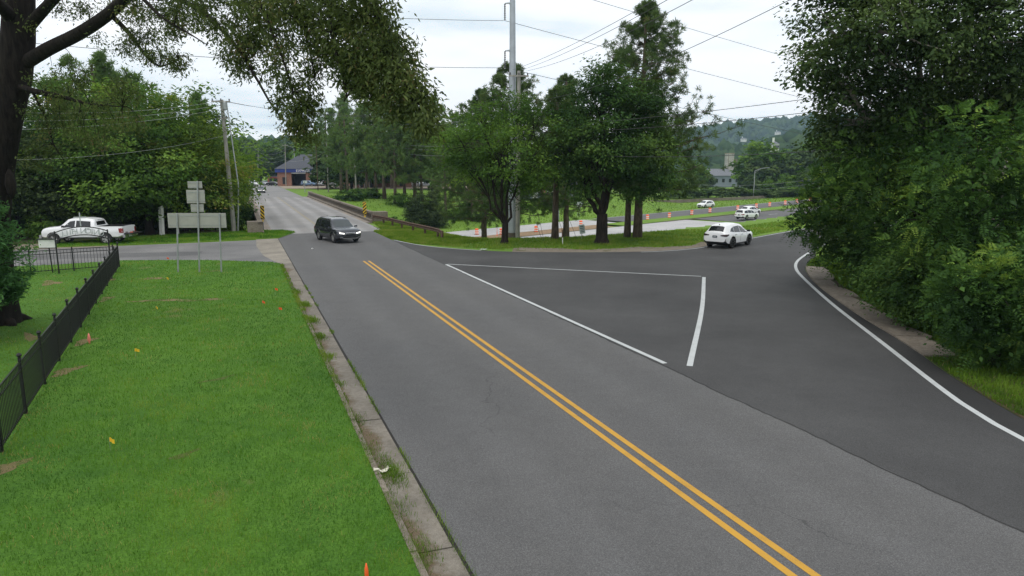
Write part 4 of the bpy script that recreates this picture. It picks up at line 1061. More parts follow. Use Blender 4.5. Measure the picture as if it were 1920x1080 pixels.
# ------------------------------------------------------------------ vehicles
def interp(tab, x): return float(np.interp(x, [p[0] for p in tab], [p[1] for p in tab]))
class Prof: pass
def car_profile(kind):
    P = Prof()
    if kind == 'suv':
        P.L = 4.95
        P.top = [(-2.47, .98), (-2.45, 1.12), (-2.36, 1.3), (-2.2, 1.62), (-2.02, 1.72), (-1.2, 1.78), (0.0, 1.77), (.45, 1.72), (.7, 1.64), (1.42, 1.15), (1.55, 1.13), (2.1, 1.06), (2.32, .98), (2.44, .86), (2.47, .7)]
        P.belt = [(-2.47, .92), (-2.3, 1.04), (-1.8, 1.1), (0, 1.06), (1.4, 1.04), (2.0, .98), (2.3, .9), (2.44, .78), (2.47, .64)]
        P.bot = [(-2.47, .5), (-2.35, .36), (-1.9, .3), (1.9, .28), (2.3, .3), (2.47, .36)]
        P.hw = [(-2.47, .84), (-2.4, .92), (-2.1, .965), (-1.2, .985), (1.5, .985), (2.05, .965), (2.28, .92), (2.4, .85), (2.47, .74)]
        P.rw = [(-2.47, .76), (-2.1, .7), (-1.5, .71), (.3, .71), (.75, .71), (1.42, .78), (1.6, .84), (2.1, .84), (2.35, .76), (2.47, .66)]
        P.ax = (1.42, -1.42); P.wr = .375; P.arch = .46
        P.side = [[(1.1, .1), (.5, .86), (-.02, .9), (-.02, .06)], [(-.1, .06), (-.1, .9), (-1.02, .9), (-1.02, .06)], [(-1.1, .06), (-1.1, .9), (-1.92, .82), (-2.12, .16)]]
        P.ws = (.74, 1.4); P.rear = (-2.4, -2.2)
    elif kind == 'crossover':
        P.L = 4.55
        P.top = [(-2.27, .98), (-2.25, 1.1), (-2.1, 1.28), (-1.86, 1.52), (-1.7, 1.57), (-1.0, 1.66), (-.2, 1.68), (.3, 1.62), (.62, 1.52), (1.28, 1.1), (1.4, 1.08), (1.9, 1.0), (2.12, .92), (2.24, .8), (2.27, .62)]
        P.belt = [(-2.27, .92), (-2.15, 1.02), (-1.5, 1.08), (0, 1.02), (1.3, .98), (1.85, .92), (2.1, .84), (2.27, .58)]
        P.bot = [(-2.27, .48), (-2.15, .34), (-1.8, .26), (1.75, .24), (2.1, .26), (2.27, .32)]
        P.hw = [(-2.27, .8), (-2.2, .87), (-1.9, .915), (-1.1, .93), (1.3, .93), (1.85, .91), (2.08, .86), (2.2, .78), (2.27, .68)]
        P.rw = [(-2.27, .62), (-1.9, .6), (-1.3, .63), (.2, .64), (.6, .63), (1.28, .7), (1.45, .78), (1.9, .78), (2.15, .7), (2.27, .6)]
        P.ax = (1.36, -1.34); P.wr = .365; P.arch = .44
        P.side = [[(1.0, .1), (.42, .84), (-.08, .9), (-.08, .06)], [(-.15, .06), (-.15, .9), (-.95, .84), (-1.05, .08)], [(-1.1, .1), (-1.02, .82), (-1.35, .66), (-1.62, .26)]]
        P.ws = (.64, 1.26); P.rear = (-2.16, -1.86)
    elif kind == 'sedan':
        P.L = 4.7
        P.top = [(-2.35, .82), (-2.3, 1.0), (-1.75, 1.08), (-1.5, 1.12), (-.85, 1.4), (-.4, 1.46), (.15, 1.44), (.42, 1.38), (1.15, .98), (1.3, .95), (1.95, .86), (2.2, .76), (2.35, .55)]
        P.belt = [(-2.35, .78), (-2.2, .92), (-1.4, .96), (0, .92), (1.2, .88), (1.9, .8), (2.2, .7), (2.35, .5)]
        P.bot = [(-2.35, .42), (-2.2, .28), (-1.8, .22), (1.8, .2), (2.2, .22), (2.35, .28)]
        P.hw = [(-2.35, .76), (-2.25, .84), (-1.9, .89), (-1.1, .91), (1.3, .91), (1.9, .89), (2.2, .82), (2.35, .68)]
        P.rw = [(-2.35, .6), (-1.8, .68), (-1.5, .66), (-.9, .57), (.2, .58), (.45, .58), (1.15, .68), (1.35, .74), (1.95, .7), (2.2, .58), (2.35, .4)]
        P.ax = (1.4, -1.4); P.wr = .33; P.arch = .4
        P.side = [[(.95, .1), (.35, .84), (-.12, .9), (-.12, .06)], [(-.19, .06), (-.19, .9), (-.75, .86), (-1.15, .1)]]
        P.ws = (.46, 1.12); P.rear = (-1.45, -.9)
    else:   # pickup
        P.L = 5.9
        P.top = [(-2.95, 1.34), (-1.02, 1.34), (-1.0, 1.4), (-.93, 1.72), (-.8, 1.86), (-.3, 1.94), (.6, 1.93), (.95, 1.86), (1.55, 1.36), (1.7, 1.33), (2.5, 1.25), (2.78, 1.17), (2.9, 1.02), (2.95, .75)]
        P.belt = [(-2.95, 1.24), (0, 1.26), (1.5, 1.24), (2.4, 1.16), (2.75, 1.06), (2.9, .92), (2.95, .68)]
        P.bot = [(-2.95, .62), (-2.6, .5), (2.3, .46), (2.8, .5), (2.95, .56)]
        P.hw = [(-2.95, .97), (-2.8, 1.0), (2.2, 1.01), (2.65, .97), (2.85, .88), (2.95, .7)]
        P.rw = [(-2.95, .94), (-1.02, .94), (-.95, .78), (-.5, .74), (.7, .74), (1.0, .75), (1.55, .84), (1.75, .88), (2.5, .86), (2.8, .74), (2.95, .6)]
        P.ax = (1.98, -1.72); P.wr = .41; P.arch = .5
        P.side = [[(1.3, .08), (.78, .84), (.42, .88), (.42, .06)], [(.33, .06), (.33, .88), (-.66, .84), (-.72, .06)]]
        P.ws = (1.0, 1.52); P.rear = (-.985, -.9)
    return P
def sect(P, x):
    zb, be, tp, hw, rw = interp(P.bot, x), interp(P.belt, x), interp(P.top, x), interp(P.hw, x), interp(P.rw, x)
    tp = max(tp, be + .012); rw = min(rw, hw * .955)
    h = tp - be
    return [(0, zb), (hw * .8, zb), (hw * .965, zb + .09), (hw * 1.0, zb + (be - zb) * .5), (hw * .99, be - .07), (hw * .955, be), (rw + (.0 if h > .3 else .02), tp - min(.11, h * .35)), (rw * .9, tp - min(.03, h * .12)), (rw * .5, tp + .012), (0, tp + .018)]
def car_body_mesh(kind, arches=True):
    P = car_profile(kind)
    xs = sorted(set([p[0] for t in (P.top, P.belt, P.bot, P.hw, P.rw) for p in t] + list(np.linspace(-P.L / 2, P.L / 2, 24).round(3))))
    X = [xs[0]]
    for x in xs[1:]:
        if x - X[-1] > .012: X.append(x)
    xs = [min(max(x, -P.L / 2 + .001), P.L / 2 - .001) for x in X]
    vs, fs = [], []; n = 0
    for x in xs:
        h = sect(P, x); ring = h + [(-y, z) for y, z in reversed(h[1:-1])]; n = len(ring)
        vs += [(x, y, z) for y, z in ring]
    for i in range(len(xs) - 1):
        for k in range(n): fs.append((i * n + k, (i + 1) * n + k, (i + 1) * n + (k + 1) % n, i * n + (k + 1) % n))
    fs.append(tuple(range(n))); fs.append(tuple(reversed(range((len(xs) - 1) * n, len(xs) * n))))
    ob = MB().add(vs, fs).build('tmp_body', None) if False else link('tmp_body', MB().add(vs, fs).mesh('body'))
    bm = bmesh.new(); bm.from_mesh(ob.data); bmesh.ops.recalc_face_normals(bm, faces=bm.faces); bm.to_mesh(ob.data); bm.free()
    cutters = []
    if arches:
        for ax in P.ax:
            for sgn in (1, -1):
                m = MB().lathe([(P.arch, -.16), (P.arch, .3)], 20, (ax, sgn * 0.86, P.wr + .03), 'Y'); cutters.append(m)
        if kind == 'pickup': cutters.append(MB().box((-2.02, 0, 1.2), (1.84, 1.62, 1.0)))
        for m in cutters:
            c = link('tmp_cut', m.mesh('c')); bm = bmesh.new(); bm.from_mesh(c.data); bmesh.ops.recalc_face_normals(bm, faces=bm.faces); bm.to_mesh(c.data); bm.free()
            md = ob.modifiers.new('b', 'BOOLEAN'); md.operation = 'DIFFERENCE'; md.object = c; md.solver = 'EXACT'
        dg = bpy.context.evaluated_depsgraph_get(); dg.update()
        me = bpy.data.meshes.new_from_object(ob.evaluated_get(dg)); me.name = 'body'
        for o in [x for x in COL.objects if x.name.startswith('tmp_cut')]: bpy.data.objects.remove(o)
    else: me = ob.data.copy()
    bpy.data.objects.remove(ob)
    me.shade_smooth(); me.set_sharp_from_angle(angle=math.radians(32))
    return me, P
BODY = {}
def side_pt(P, x, f, off, sgn):
    s = sect(P, x); (y0, z0), (y1, z1) = s[5], s[6]
    return (x, sgn * (y0 + (y1 - y0) * f + off), z0 + (z1 - z0) * f)
WH = {}
def wheel_mesh(r, style):
    k = (r, style)
    if k in WH: return WH[k]
    t = MB().lathe([(r * .62, -.11), (r * .93, -.115), (r, -.08), (r, .08), (r * .93, .115), (r * .62, .11)], 24, axis='Y', cap=False).mesh('tyre', True); t.materials.append(M['rubber'])
    rm = MB(); rm.lathe([(r * .2, -.09), (r * .2, .1)], 12, axis='Y'); rm.lathe([(r * .6, -.1), (r * .66, -.1), (r * .66, .108), (r * .6, .108), (r * .6, -.1)], 24, axis='Y', cap=False)
    ns = 5 if style != 'six' else 6
    for i in range(ns):
        a = 2 * math.pi * i / ns
        for da in (-.13, .13):
            rm.bar((math.cos(a) * r * .12, 0.0, math.sin(a) * r * .12), (math.cos(a + da) * r * .63, 0, math.sin(a + da) * r * .63), .05, .2, (0, 1, 0))
    rmm = rm.mesh('rim'); rmm.materials.append(M['alloy_dark'] if style == 'dark' else M['alloy'])
    b = MB().lathe([(.02, -.05), (r * .6, -.05), (r * .6, .03), (.02, .03)], 20, axis='Y').mesh('brake_disc'); b.materials.append(M['black_plastic'])
    WH[k] = (t, rmm, b); return WH[k]
from mathutils.bvhtree import BVHTree
BVH = {}
def project_patch(bvh, quad, n, m, axis, side, off=.008, thick=.02, fallback=None):
    """bilinear patch in the plane across `axis`, laid on the body skin; quad corners go round"""
    q = [Vector(c) for c in quad]; vs = []
    d = [0, 0, 0]; d[axis] = -side; d = Vector(d)
    for j in range(m + 1):
        for i in range(n + 1):
            u, w = i / n, j / m
            c = q[0] * (1 - u) * (1 - w) + q[1] * u * (1 - w) + q[2] * u * w + q[3] * (1 - u) * w
            o = [0, 0, 0]; k = 0
            for ax in range(3):
                if ax == axis: o[ax] = side * 4.0
                else: o[ax] = c[k]; k += 1
            h = bvh.ray_cast(Vector(o), d, 8.0)
            if h[0] is None: return None
            vs.append(h[0] + h[1] * off)
    N = len(vs); vs2 = [v + d * thick for v in vs]; w_ = n + 1; fs = []
    for j in range(m):
        for i in range(n):
            a = j * w_ + i; fs.append((a, a + 1, a + w_ + 1, a + w_)); fs.append((a + N, a + w_ + N, a + w_ + 1 + N, a + 1 + N))
    ring = [i for i in range(w_)] + [j * w_ + n for j in range(1, m + 1)] + [m * w_ + i for i in range(n - 1, -1, -1)] + [j * w_ for j in range(m - 1, 0, -1)]
    for k in range(len(ring)):
        a, b = ring[k], ring[(k + 1) % len(ring)]; fs.append((a, b, b + N, a + N))
    return MB().add(vs + vs2, fs)
def make_car(kind, name, label, cat, loc, heading, paint, wheels='five', detail=2, group=None, tail='lamp_red', lit=False):
    """heading = plan direction (x, y) the car faces"""
    key = kind
    if key not in BODY:
        BODY[key] = car_body_mesh(kind, True)
        me0, P = BODY[key]; full, _ = car_body_mesh(kind, False)
        bm = bmesh.new(); bm.from_mesh(full); BVH[key] = BVHTree.FromBMesh(bm); bm.free()
    me0, P = BODY[key]; bvh = BVH[key]
    me = me0.copy(); me.materials.clear(); me.materials.append(M[paint]); me.materials.append(M['black_plastic'])
    if kind != 'pickup':
        for f in me.polygons:
            x, y, z = f.center
            if z < interp(P.bot, x) + (.16 if kind != 'sedan' else .07) or f.normal.z < -.7: f.material_index = 1
    root = thing(name, label, cat, loc, math.atan2(heading[1], heading[0]), group)
    link('body', me, None, root)
    hl = P.L / 2
    def patch(nm, quad, n, m, axis, side, mat, parent=root, off=.008, thick=.02):
        b = project_patch(bvh, quad, n, m, axis, side, off, thick)
        return b.build(nm, M[mat], parent) if b else None
    MB().box((0, 0, interp(P.bot, 0) + .02), (P.L * .78, interp(P.hw, 0) * 1.5, .1)).build('underbody', M['black_plastic'], root)
    for ax in P.ax:
        for sgn in (1, -1):
            t, r, b = wheel_mesh(P.wr, wheels)
            w = link('wheel', t, None, root, (ax, sgn * (interp(P.hw, ax) - .13), P.wr)); link('rim', r, None, w)
            if detail > 1: link('brake_disc', b, None, w)
    for sgn in (1, -1):
        for poly in P.side:
            q = [side_pt(P, x, f, 0, sgn) for x, f in poly]; quad = [(p[0], p[2]) for p in q]
            patch('side_window', quad, 5, 3, 1, sgn, 'glass')
        if detail > 1:
            for x in ([-.06, -1.06, 1.08] if kind == 'suv' else [-.11, -1.0, 1.0] if kind == 'crossover' else [.38, -.76, 1.3]):
                zt, zb = interp(P.belt, x) - .02, interp(P.bot, x) + .2
                patch('door_gap', [(x - .008, zb), (x + .008, zb), (x + .008, zt), (x - .008, zt)], 1, 4, 1, sgn, 'black_plastic', off=.004)
            for x in ((.1, -.9) if kind != 'pickup' else (.55, -.58)): 
                z = interp(P.belt, x) - .11; patch('door_handle', [(x - .11, z - .02), (x + .11, z - .02), (x + .11, z + .02), (x - .11, z + .02)], 2, 1, 1, sgn, 'chrome' if paint == 'car_dark' else 'car_silver', off=.03, thick=.03)
    def lid(x0, x1, nm, mat, g0, g1):
        r0, r1 = interp(P.rw, x0) * g0, interp(P.rw, x1) * g1
        patch(nm, [(x0, -r0), (x1, -r1), (x1, r1), (x0, r0)], 6, 6, 2, 1, mat, off=.01)
    lid(P.ws[0] + .02, P.ws[1] - .03, 'windshield', 'windshield', .9, .94)
    if kind == 'pickup': patch('rear_window', [(-.6, 1.4), (.6, 1.4), (.54, 1.78), (-.54, 1.78)], 4, 3, 0, -1, 'glass')
    else: lid(P.rear[0], P.rear[1], 'rear_window', 'glass', .9, .84)
    zf, zr = interp(P.belt, hl - .12), interp(P.belt, -hl + .12)
    hf, hr = interp(P.hw, hl - .06), interp(P.hw, -hl + .06)
    lamp = 'lamp_lit' if lit else 'lamp_clear'
    if kind == 'pickup':
        patch('grille', [(-.58, .78), (.58, .78), (.6, 1.08), (-.6, 1.08)], 4, 3, 0, 1, 'black_plastic')
        for sgn in (1, -1): patch('headlight', [(sgn * .62, .84), (sgn * .86, .88), (sgn * .88, 1.08), (sgn * .62, 1.06)], 3, 3, 0, 1, lamp)
        for sgn in (1, -1):
            patch('tail_light', [(sgn * .82, .86), (sgn * .965, .86), (sgn * .965, 1.2), (sgn * .82, 1.2)], 6, 5, 0, -1, 'lamp_red', thick=.03, off=.015)
            patch('tail_light_side', [(-hl + .03, .86), (-hl + .22, .88), (-hl + .26, 1.18), (-hl + .03, 1.2)], 5, 5, 1, sgn, 'lamp_red', off=.014)
        MB().box((-hl - .08, 0, .62), (.18, 1.9, .2)).build('rear_bumper', M['chrome'], root)
        MB().box((hl + .0, 0, .6), (.16, 1.8, .24)).build('front_bumper', M['chrome'], root)
        tg = MB().box((-hl - .28, 0, .78), (.56, 1.55, .07)).build('tailgate', M['black_plastic'], root)
        MB().box((-2.02, 0, .72), (1.82, 1.6, .05)).build('bed_liner', M['black_plastic'], root)
        for sgn in (1, -1): MB().box((-2.02, sgn * .796, 1.03), (1.83, .02, .6)).build('bed_liner', M['black_plastic'], root)
        MB().box((-1.12, 0, 1.03), (.03, 1.57, .6)).build('bed_liner', M['black_plastic'], root)
        r = random.Random(2)
        for k in range(5): MB().box((-hl - .05 - .11 * k, r.uniform(-.5, .5), .84 + r.uniform(0, .04)), (.1, .2, .05), r.uniform(0, 3)).build('cargo', M['rust_rail'] if k != 2 else M['orange'], tg)
        for sgn in (1, -1): MB().box((.2, sgn * 1.03, .52), (2.6, .1, .06)).build('running_board', M['black_plastic'], root)
        MB().box((-hl - .178, .2, .63), (.02, .36, .16)).build('license_plate', M['plate_white'], root)
    else:
        for sgn in (1, -1):
            patch('headlight', [(sgn * hf * .56, zf - .16), (sgn * hf * .99, zf - .1), (sgn * hf * 1.0, zf + .0), (sgn * hf * .56, zf - .07)], 9, 3, 0, 1, lamp, off=.014)
            patch('tail_light', [(sgn * hr * .5, zr - .12), (sgn * hr * .98, zr - .16), (sgn * hr * .99, zr - .0), (sgn * hr * .5, zr - .06)], 9, 3, 0, -1, tail, off=.014)
            x = -hl; patch('tail_light_side', [(x + .07, zr - .15), (x + .3, zr - .07), (x + .34, zr - .0), (x + .07, zr - .01)], 6, 3, 1, sgn, tail, off=.014)
            patch('fog_lamp', [(sgn * hf * .74, .42), (sgn * hf * .95, .44), (sgn * hf * .95, .52), (sgn * hf * .74, .5)], 2, 1, 0, 1, 'chrome')
        gz = zf - .1
        gr = patch('grille', [(-hf * .5, gz - .1), (hf * .5, gz - .1), (hf * .53, gz + .07), (-hf * .53, gz + .07)], 6, 3, 0, 1, 'black_plastic')
        for dz in (.045, -.03):
            patch('grille_bar', [(-hf * .5, gz + dz - .018), (hf * .5, gz + dz - .018), (hf * .5, gz + dz + .018), (-hf * .5, gz + dz + .018)], 6, 1, 0, 1, 'chrome', off=.02)
        patch('lower_grille', [(-hf * .62, .42), (hf * .62, .42), (hf * .66, .56), (-hf * .66, .56)], 6, 2, 0, 1, 'black_plastic')
        patch('skid_trim', [(-hf * .7, .36), (hf * .7, .36), (hf * .72, .395), (-hf * .72, .395)], 6, 1, 0, 1, 'alloy', off=.012)
        pl = patch('license_plate', [(-.17, zr - .26), (.17, zr - .26), (.17, zr - .11), (-.17, zr - .11)], 1, 1, 0, -1, 'plate', off=.014)
        if detail > 1 and pl:
            patch('plate_number', [(-.12, zr - .215), (.1, zr - .215), (.1, zr - .17), (-.12, zr - .17)], 1, 1, 0, -1, 'sign_white', pl, off=.018, thick=.006)
        if detail > 1:
            for sgn in (1, -1):
                for ax in P.ax:
                    pts = [(ax + math.cos(a) * P.arch, sgn * (interp(P.hw, ax + math.cos(a) * P.arch) * .985), P.wr + .03 + math.sin(a) * P.arch) for a in np.linspace(-.2, math.pi + .2, 15)]
                    MB().tube(pts, .03, 6).build('arch_trim', M['black_plastic'] if paint != 'car_dark' else M['car_dark'], root)
                if kind == 'suv':
                    pts = []
                    for x in (.4, .2, -.6, -1.4, -1.8):
                        h = bvh.ray_cast(Vector((x, sgn * .6, 4)), Vector((0, 0, -1)), 8); pts.append(h[0] + Vector((0, 0, .0 if x in (.4, -1.8) else .045)))
                    MB().tube(pts, .02, 6).build('roof_rail', M['black_plastic'], root)
            MB().add([(-hl + .75, .0, interp(P.top, -hl + .75) + .02), (-hl + .6, .02, interp(P.top, -hl + .65) + .1), (-hl + .58, -.02, interp(P.top, -hl + .65) + .1), (-hl + .55, 0, interp(P.top, -hl + .6) + .01)], [(0, 1, 2), (0, 3, 1), (0, 2, 3), (1, 3, 2)]).build('antenna_fin', M['black_plastic'], root)
    for sgn in (1, -1):
        x = P.ws[1] - .34; z = interp(P.belt, x) + .1; y = interp(P.hw, x)
        vs = [(x - .05, sgn * (y - .03), z - .06), (x + .06, sgn * (y - .03), z - .05), (x + .05, sgn * (y + .2), z - .06), (x - .06, sgn * (y + .2), z - .06), (x - .06, sgn * (y - .02), z + .06), (x + .04, sgn * (y - .02), z + .06), (x + .02, sgn * (y + .19), z + .09), (x - .07, sgn * (y + .19), z + .09)]
        MB().add(vs, [(3, 2, 1, 0), (4, 5, 6, 7), (0, 1, 5, 4), (1, 2, 6, 5), (2, 3, 7, 6), (3, 0, 4, 7)]).build('mirror', M['black_plastic'] if paint == 'car_white' else M[paint], root)
    return root
# near vehicles
p = gp(633, 451.5)
make_car('suv', 'suv', 'dark grey SUV turning across the road in front of the bridge', 'car', (p.x, p.y, .014), (.60, -.80), 'car_dark', lit=True)
p = gp(1366, 461)
make_car('crossover', 'white_crossover', 'white crossover with black wheels driving up the curving ramp', 'car', (p.x, p.y, .008), (.67, .74), 'car_white', 'dark', tail='lamp_dark')
p = gp(168, 456.5)
make_car('pickup', 'pickup_truck', 'white pickup with lowered tailgate parked across the side street', 'pickup', (p.x, p.y, .004), (-1, -.05), 'car_white', 'six')
# highway and bridge traffic
def on_hw(px, py):
    z = -3.0
    for _ in range(20): q = gp(px, py, z); z = float(zhw(q.x)) - .02
    return q
d = Vector((.784, .621))
q = on_hw(1400, 410.5); make_car('suv', 'white_suv', 'nearer white SUV of the pair driving away on the highway', 'car', q, d, 'car_white', detail=1)
q = on_hw(1407, 402.5); make_car('crossover', 'white_crossover', 'farther white car of the pair, beside the nearer SUV on the highway', 'car', q, d, 'car_white', detail=1)
q = on_hw(1323, 389.5); make_car('crossover', 'white_crossover', 'white car coming towards the camera on the far carriageway', 'car', q, -d, 'car_white', detail=1)
p = gp(489.5, 361.5); make_car('sedan', 'dark_sedan', 'dark sedan approaching with bright headlights past the far bridge end', 'car', (p.x, p.y, .03), -E1, 'car_black', detail=1, lit=True)
parked = [('suv', 457 + 18, 349.5, 'car_white', (.5, -.8), 'white SUV parked leftmost beside the shop'), ('sedan', 497, 347.5, 'car_silver', (.6, -.7), 'silver car parked between the white SUV and the shop'), ('sedan', 513, 348.5, 'car_black', (.9, -.3), 'dark car parked just left of the shop wall'),
          ('suv', 547, 346.5, 'car_white', (.15, -1), 'white SUV standing inside the left shop bay'), ('suv', 580, 349.5, 'car_blue', (1, -.2), 'blue car parked right of the shop bays'), ('sedan', 602, 349, 'car_silver', (1, .1), 'silver car parked behind the thin dark pole'),
          ('suv', 617, 348.5, 'car_white', (1, .1), 'white car parked behind the pole with the pale crossarm'), ('crossover', 782, 351, 'car_white', (1, .2), 'white car parked beyond the pine trunks right of the brick annexe'), ('sedan', 797, 351, 'car_silver', (.9, .3), 'silver car parked rightmost beyond the pine trunks')]
for kind, px, py, paint_, hd, lab in parked:
    p = gp(px, py); make_car(kind, 'parked_car', lab, 'car', (p.x, p.y, .05), hd, paint_, detail=1, group='cars parked at the shop')

# ------------------------------------------------------------------ buildings
def text_mesh(s, size, extrude=.03):
    cu = bpy.data.curves.new('t', 'FONT'); cu.body = s; cu.size = size; cu.extrude = extrude; cu.align_x = 'CENTER'
    t = bpy.data.objects.new('tmp', cu); COL.objects.link(t)
    me = bpy.data.meshes.new_from_object(t.evaluated_get(bpy.context.evaluated_depsgraph_get())); bpy.data.objects.remove(t); return me
def hip(m, x0, x1, y0, y1, z, h, over=.6):
    x0 -= over; x1 += over; y0 -= over; y1 += over; r = (y1 - y0) / 2; cy = (y0 + y1) / 2
    a, b = (x0 + min(r, (x1 - x0) / 2 - .2), cy, z + h), (x1 - min(r, (x1 - x0) / 2 - .2), cy, z + h)
    return m.add([(x0, y0, z), (x1, y0, z), (x1, y1, z), (x0, y1, z), a, b], [(0, 1, 5, 4), (1, 2, 5), (2, 3, 4, 5), (3, 0, 4), (3, 2, 1, 0)])
def shop():
    a = gp(521, 349); root = thing('shop_building', 'brick service shop with slate hip roof and blue EXPRESS band', 'building', a, .05)
    W, D_, H = 22.0, 12.0, 4.3
    bays = [(4.4, 8.9), (10.2, 14.7), (16, 20.5)]
    xs = [0] + [v for b in bays for v in b] + [W]
    for i in range(0, len(xs), 2): MB().box(((xs[i] + xs[i + 1]) / 2, .2, H / 2), (xs[i + 1] - xs[i], .4, H)).build('wall', M['brick'], root)
    for b0, b1 in bays:
        MB().box(((b0 + b1) / 2, .2, H - .2), (b1 - b0 - .006, .38, .4)).build('lintel', M['trim_white'], root)
        MB().box(((b0 + b1) / 2, 5.0, H / 2 - .1), (b1 - b0 + .4, .1, H - .2)).build('bay_interior', M['dark_inside'], root)
    MB().box((.2, D_ / 2 + .3, H / 2), (.4, D_ - .6, H)).build('wall', M['brick'], root); MB().box((W - .2, D_ / 2 + .3, H / 2), (.4, D_ - .6, H)).build('wall', M['brick'], root); MB().box((W / 2, D_ + .2, H / 2), (W, .4, H)).build('wall', M['brick'], root)
    MB().box((2.2, -.02, 1.7), (1.3, .06, 2.2)).build('door', M['dark_inside'], root)
    fb = MB().box((W / 2, -.35, H + .55), (W + 1.0, .3, 1.1)).build('fascia', M['blue_fascia'], root)
    MB().box((-.35, D_ / 2, H + .55), (.3, D_ + .6, 1.1)).build('fascia', M['blue_fascia'], root)
    hip(MB(), 0, W, 0, D_, H + 1.1, 4.6, .7).build('roof', M['roof_slate'], root)
    t = link('lettering', text_mesh('EXPRESS', 1.15), M['white_band'], fb, (8.2, -.56, H + .15)); t.rotation_euler = (math.pi / 2, 0, 0)
    t.parent = fb
shop()
def annexe():
    a = gp(664, 352); root = thing('brick_annexe', 'smaller brick building with blue band and slate roof behind the pine trunks', 'building', a, .12)
    W, D_, H = 16.5, 9, 3.6
    MB().box((W / 2, D_ / 2, H / 2), (W, D_, H)).build('wall', M['brick'], root)
    for x in (2.2, 3.5, 5.0): MB().box((x, -.02, 1.3), (.8, .08, 2.5)).build('door', M['dark_inside'], root); MB().box((x - .55, -.03, 1.5), (.14, .1, 3.0)).build('column', M['trim_white'], root)
    MB().box((13.6, -.02, 1.5), (1.0, .08, 2.2)).build('door', M['dark_inside'], root)
    MB().box((W / 2, -.3, H + .4), (W + .8, .3, .8)).build('fascia', M['blue_fascia'], root); MB().box((W + .3, D_ / 2, H + .4), (.3, D_ + .5, .8)).build('fascia', M['blue_fascia'], root)
    hip(MB(), 0, W, 0, D_, H + .8, 3.0, .6).build('roof', M['roof_slate'], root)
annexe()
def sidebar():
    a = gp(503, 345); root = thing('red_kiosk', 'low red walled kiosk left of the shop behind parked cars', 'building', a, .05)
    MB().box((2, 2, 1.3), (4.6, 3, 2.6)).build('wall', simple('red_wall', (.28, .08, .07), .8), root); MB().box((2, 2, 2.7), (5.2, 3.6, .2)).build('roof', M['roof_slate'], root)
    MB().box((2, .45, 1.4), (3.4, .1, 1.2)).build('window', M['glass'], root)
sidebar()
def house():
    a = gp(968, 371, -.5); root = thing('grey_house', 'grey sided house with slate roofs and a brick wing across the highway', 'house', a, 0.03)
    w = lambda px: (px - 968) * a.y / FOC
    MB().box((w(990), 4, 1.6), (w(1014) , 8, 3.4)).build('wall', M['siding'], root)
    hip(MB(), 0, w(1014), 0, 8, 3.3, 2.6, .5).build('roof', M['roof_grey'], root)
    x0, x1 = w(1016), w(1056)
    br = MB().box(((x0 + x1) / 2, 2.6, 1.5), (x1 - x0, 7, 3.4)).build('brick_wing', M['brick'], root)
    MB().box((w(1030), -.95, 1.3), (1.5, .12, 1.9)).build('window', M['glass'], br); MB().box((w(1030), -1.02, 1.3), (1.5, .04, .08)).build('window_bar', M['trim_white'], br); MB().box((w(1030), -1.02, 1.3), (.08, .045, 1.9)).build('window_bar', M['trim_white'], br)
    hip(MB(), x0, x1, -.9, 6.1, 3.2, 2.9, .5).build('roof', M['roof_grey'], root)
    MB().box((w(1075), 5.2, 1.3), (w(1034) - w(1016) + 2, 5, 2.7)).build('side_wing', M['siding'], root); hip(MB(), w(1056) + .8, w(1095), 2.7, 7.7, 2.66, 1.6, .4).build('roof', M['roof_grey'], root)
    MB().box((w(975), -.06, 1.4), (1.3, .1, 1.6)).build('window', M['glass'], root); MB().box((w(1003), -.06, 1.0), (1.0, .1, 2.1)).build('door', M['trim_white'], root)
house()
def tower():
    a = dp(1365, 345, 330); a.z = -3; root = thing('concrete_tower', 'plain grey concrete tower rising above the trees in the distance', 'tower', a)
    t = dp(1365, 288, 330).z + 3
    MB().box((0, 0, t / 2), (3.4, 3.4, t)).build('shaft', M['stone_wall'], root); MB().box((0, 0, t + .1), (3.7, 3.7, .25)).build('cap', M['concrete_tan'], root); MB().box((-.9, -1.72, t / 2), (.25, .06, t * .96)).build('rib', M['concrete_old'], root)
    MB().box((2.7, .6, t * .42), (1.8, 2.4, t * .84)).build('side_shaft', M['concrete_old'], root)
    b = dp(1350, 340, 322); b.z = -3; root = thing('grey_roofed_hall', 'long hall with pale grey roof below the concrete tower', 'building', b, .06)
    MB().box((0, 6, 2.5), (22, 12, 5.6)).build('wall', M['siding'], root); hip(MB(), -11, 11, 0, 12, 5.2, 3.2, .6).build('roof', M['roof_grey'], root)
    for k in range(6): MB().box((-8 + 3.2 * k, -.04, 3), (1.2, .1, 1.6)).build('window', M['glass'], root)
tower()
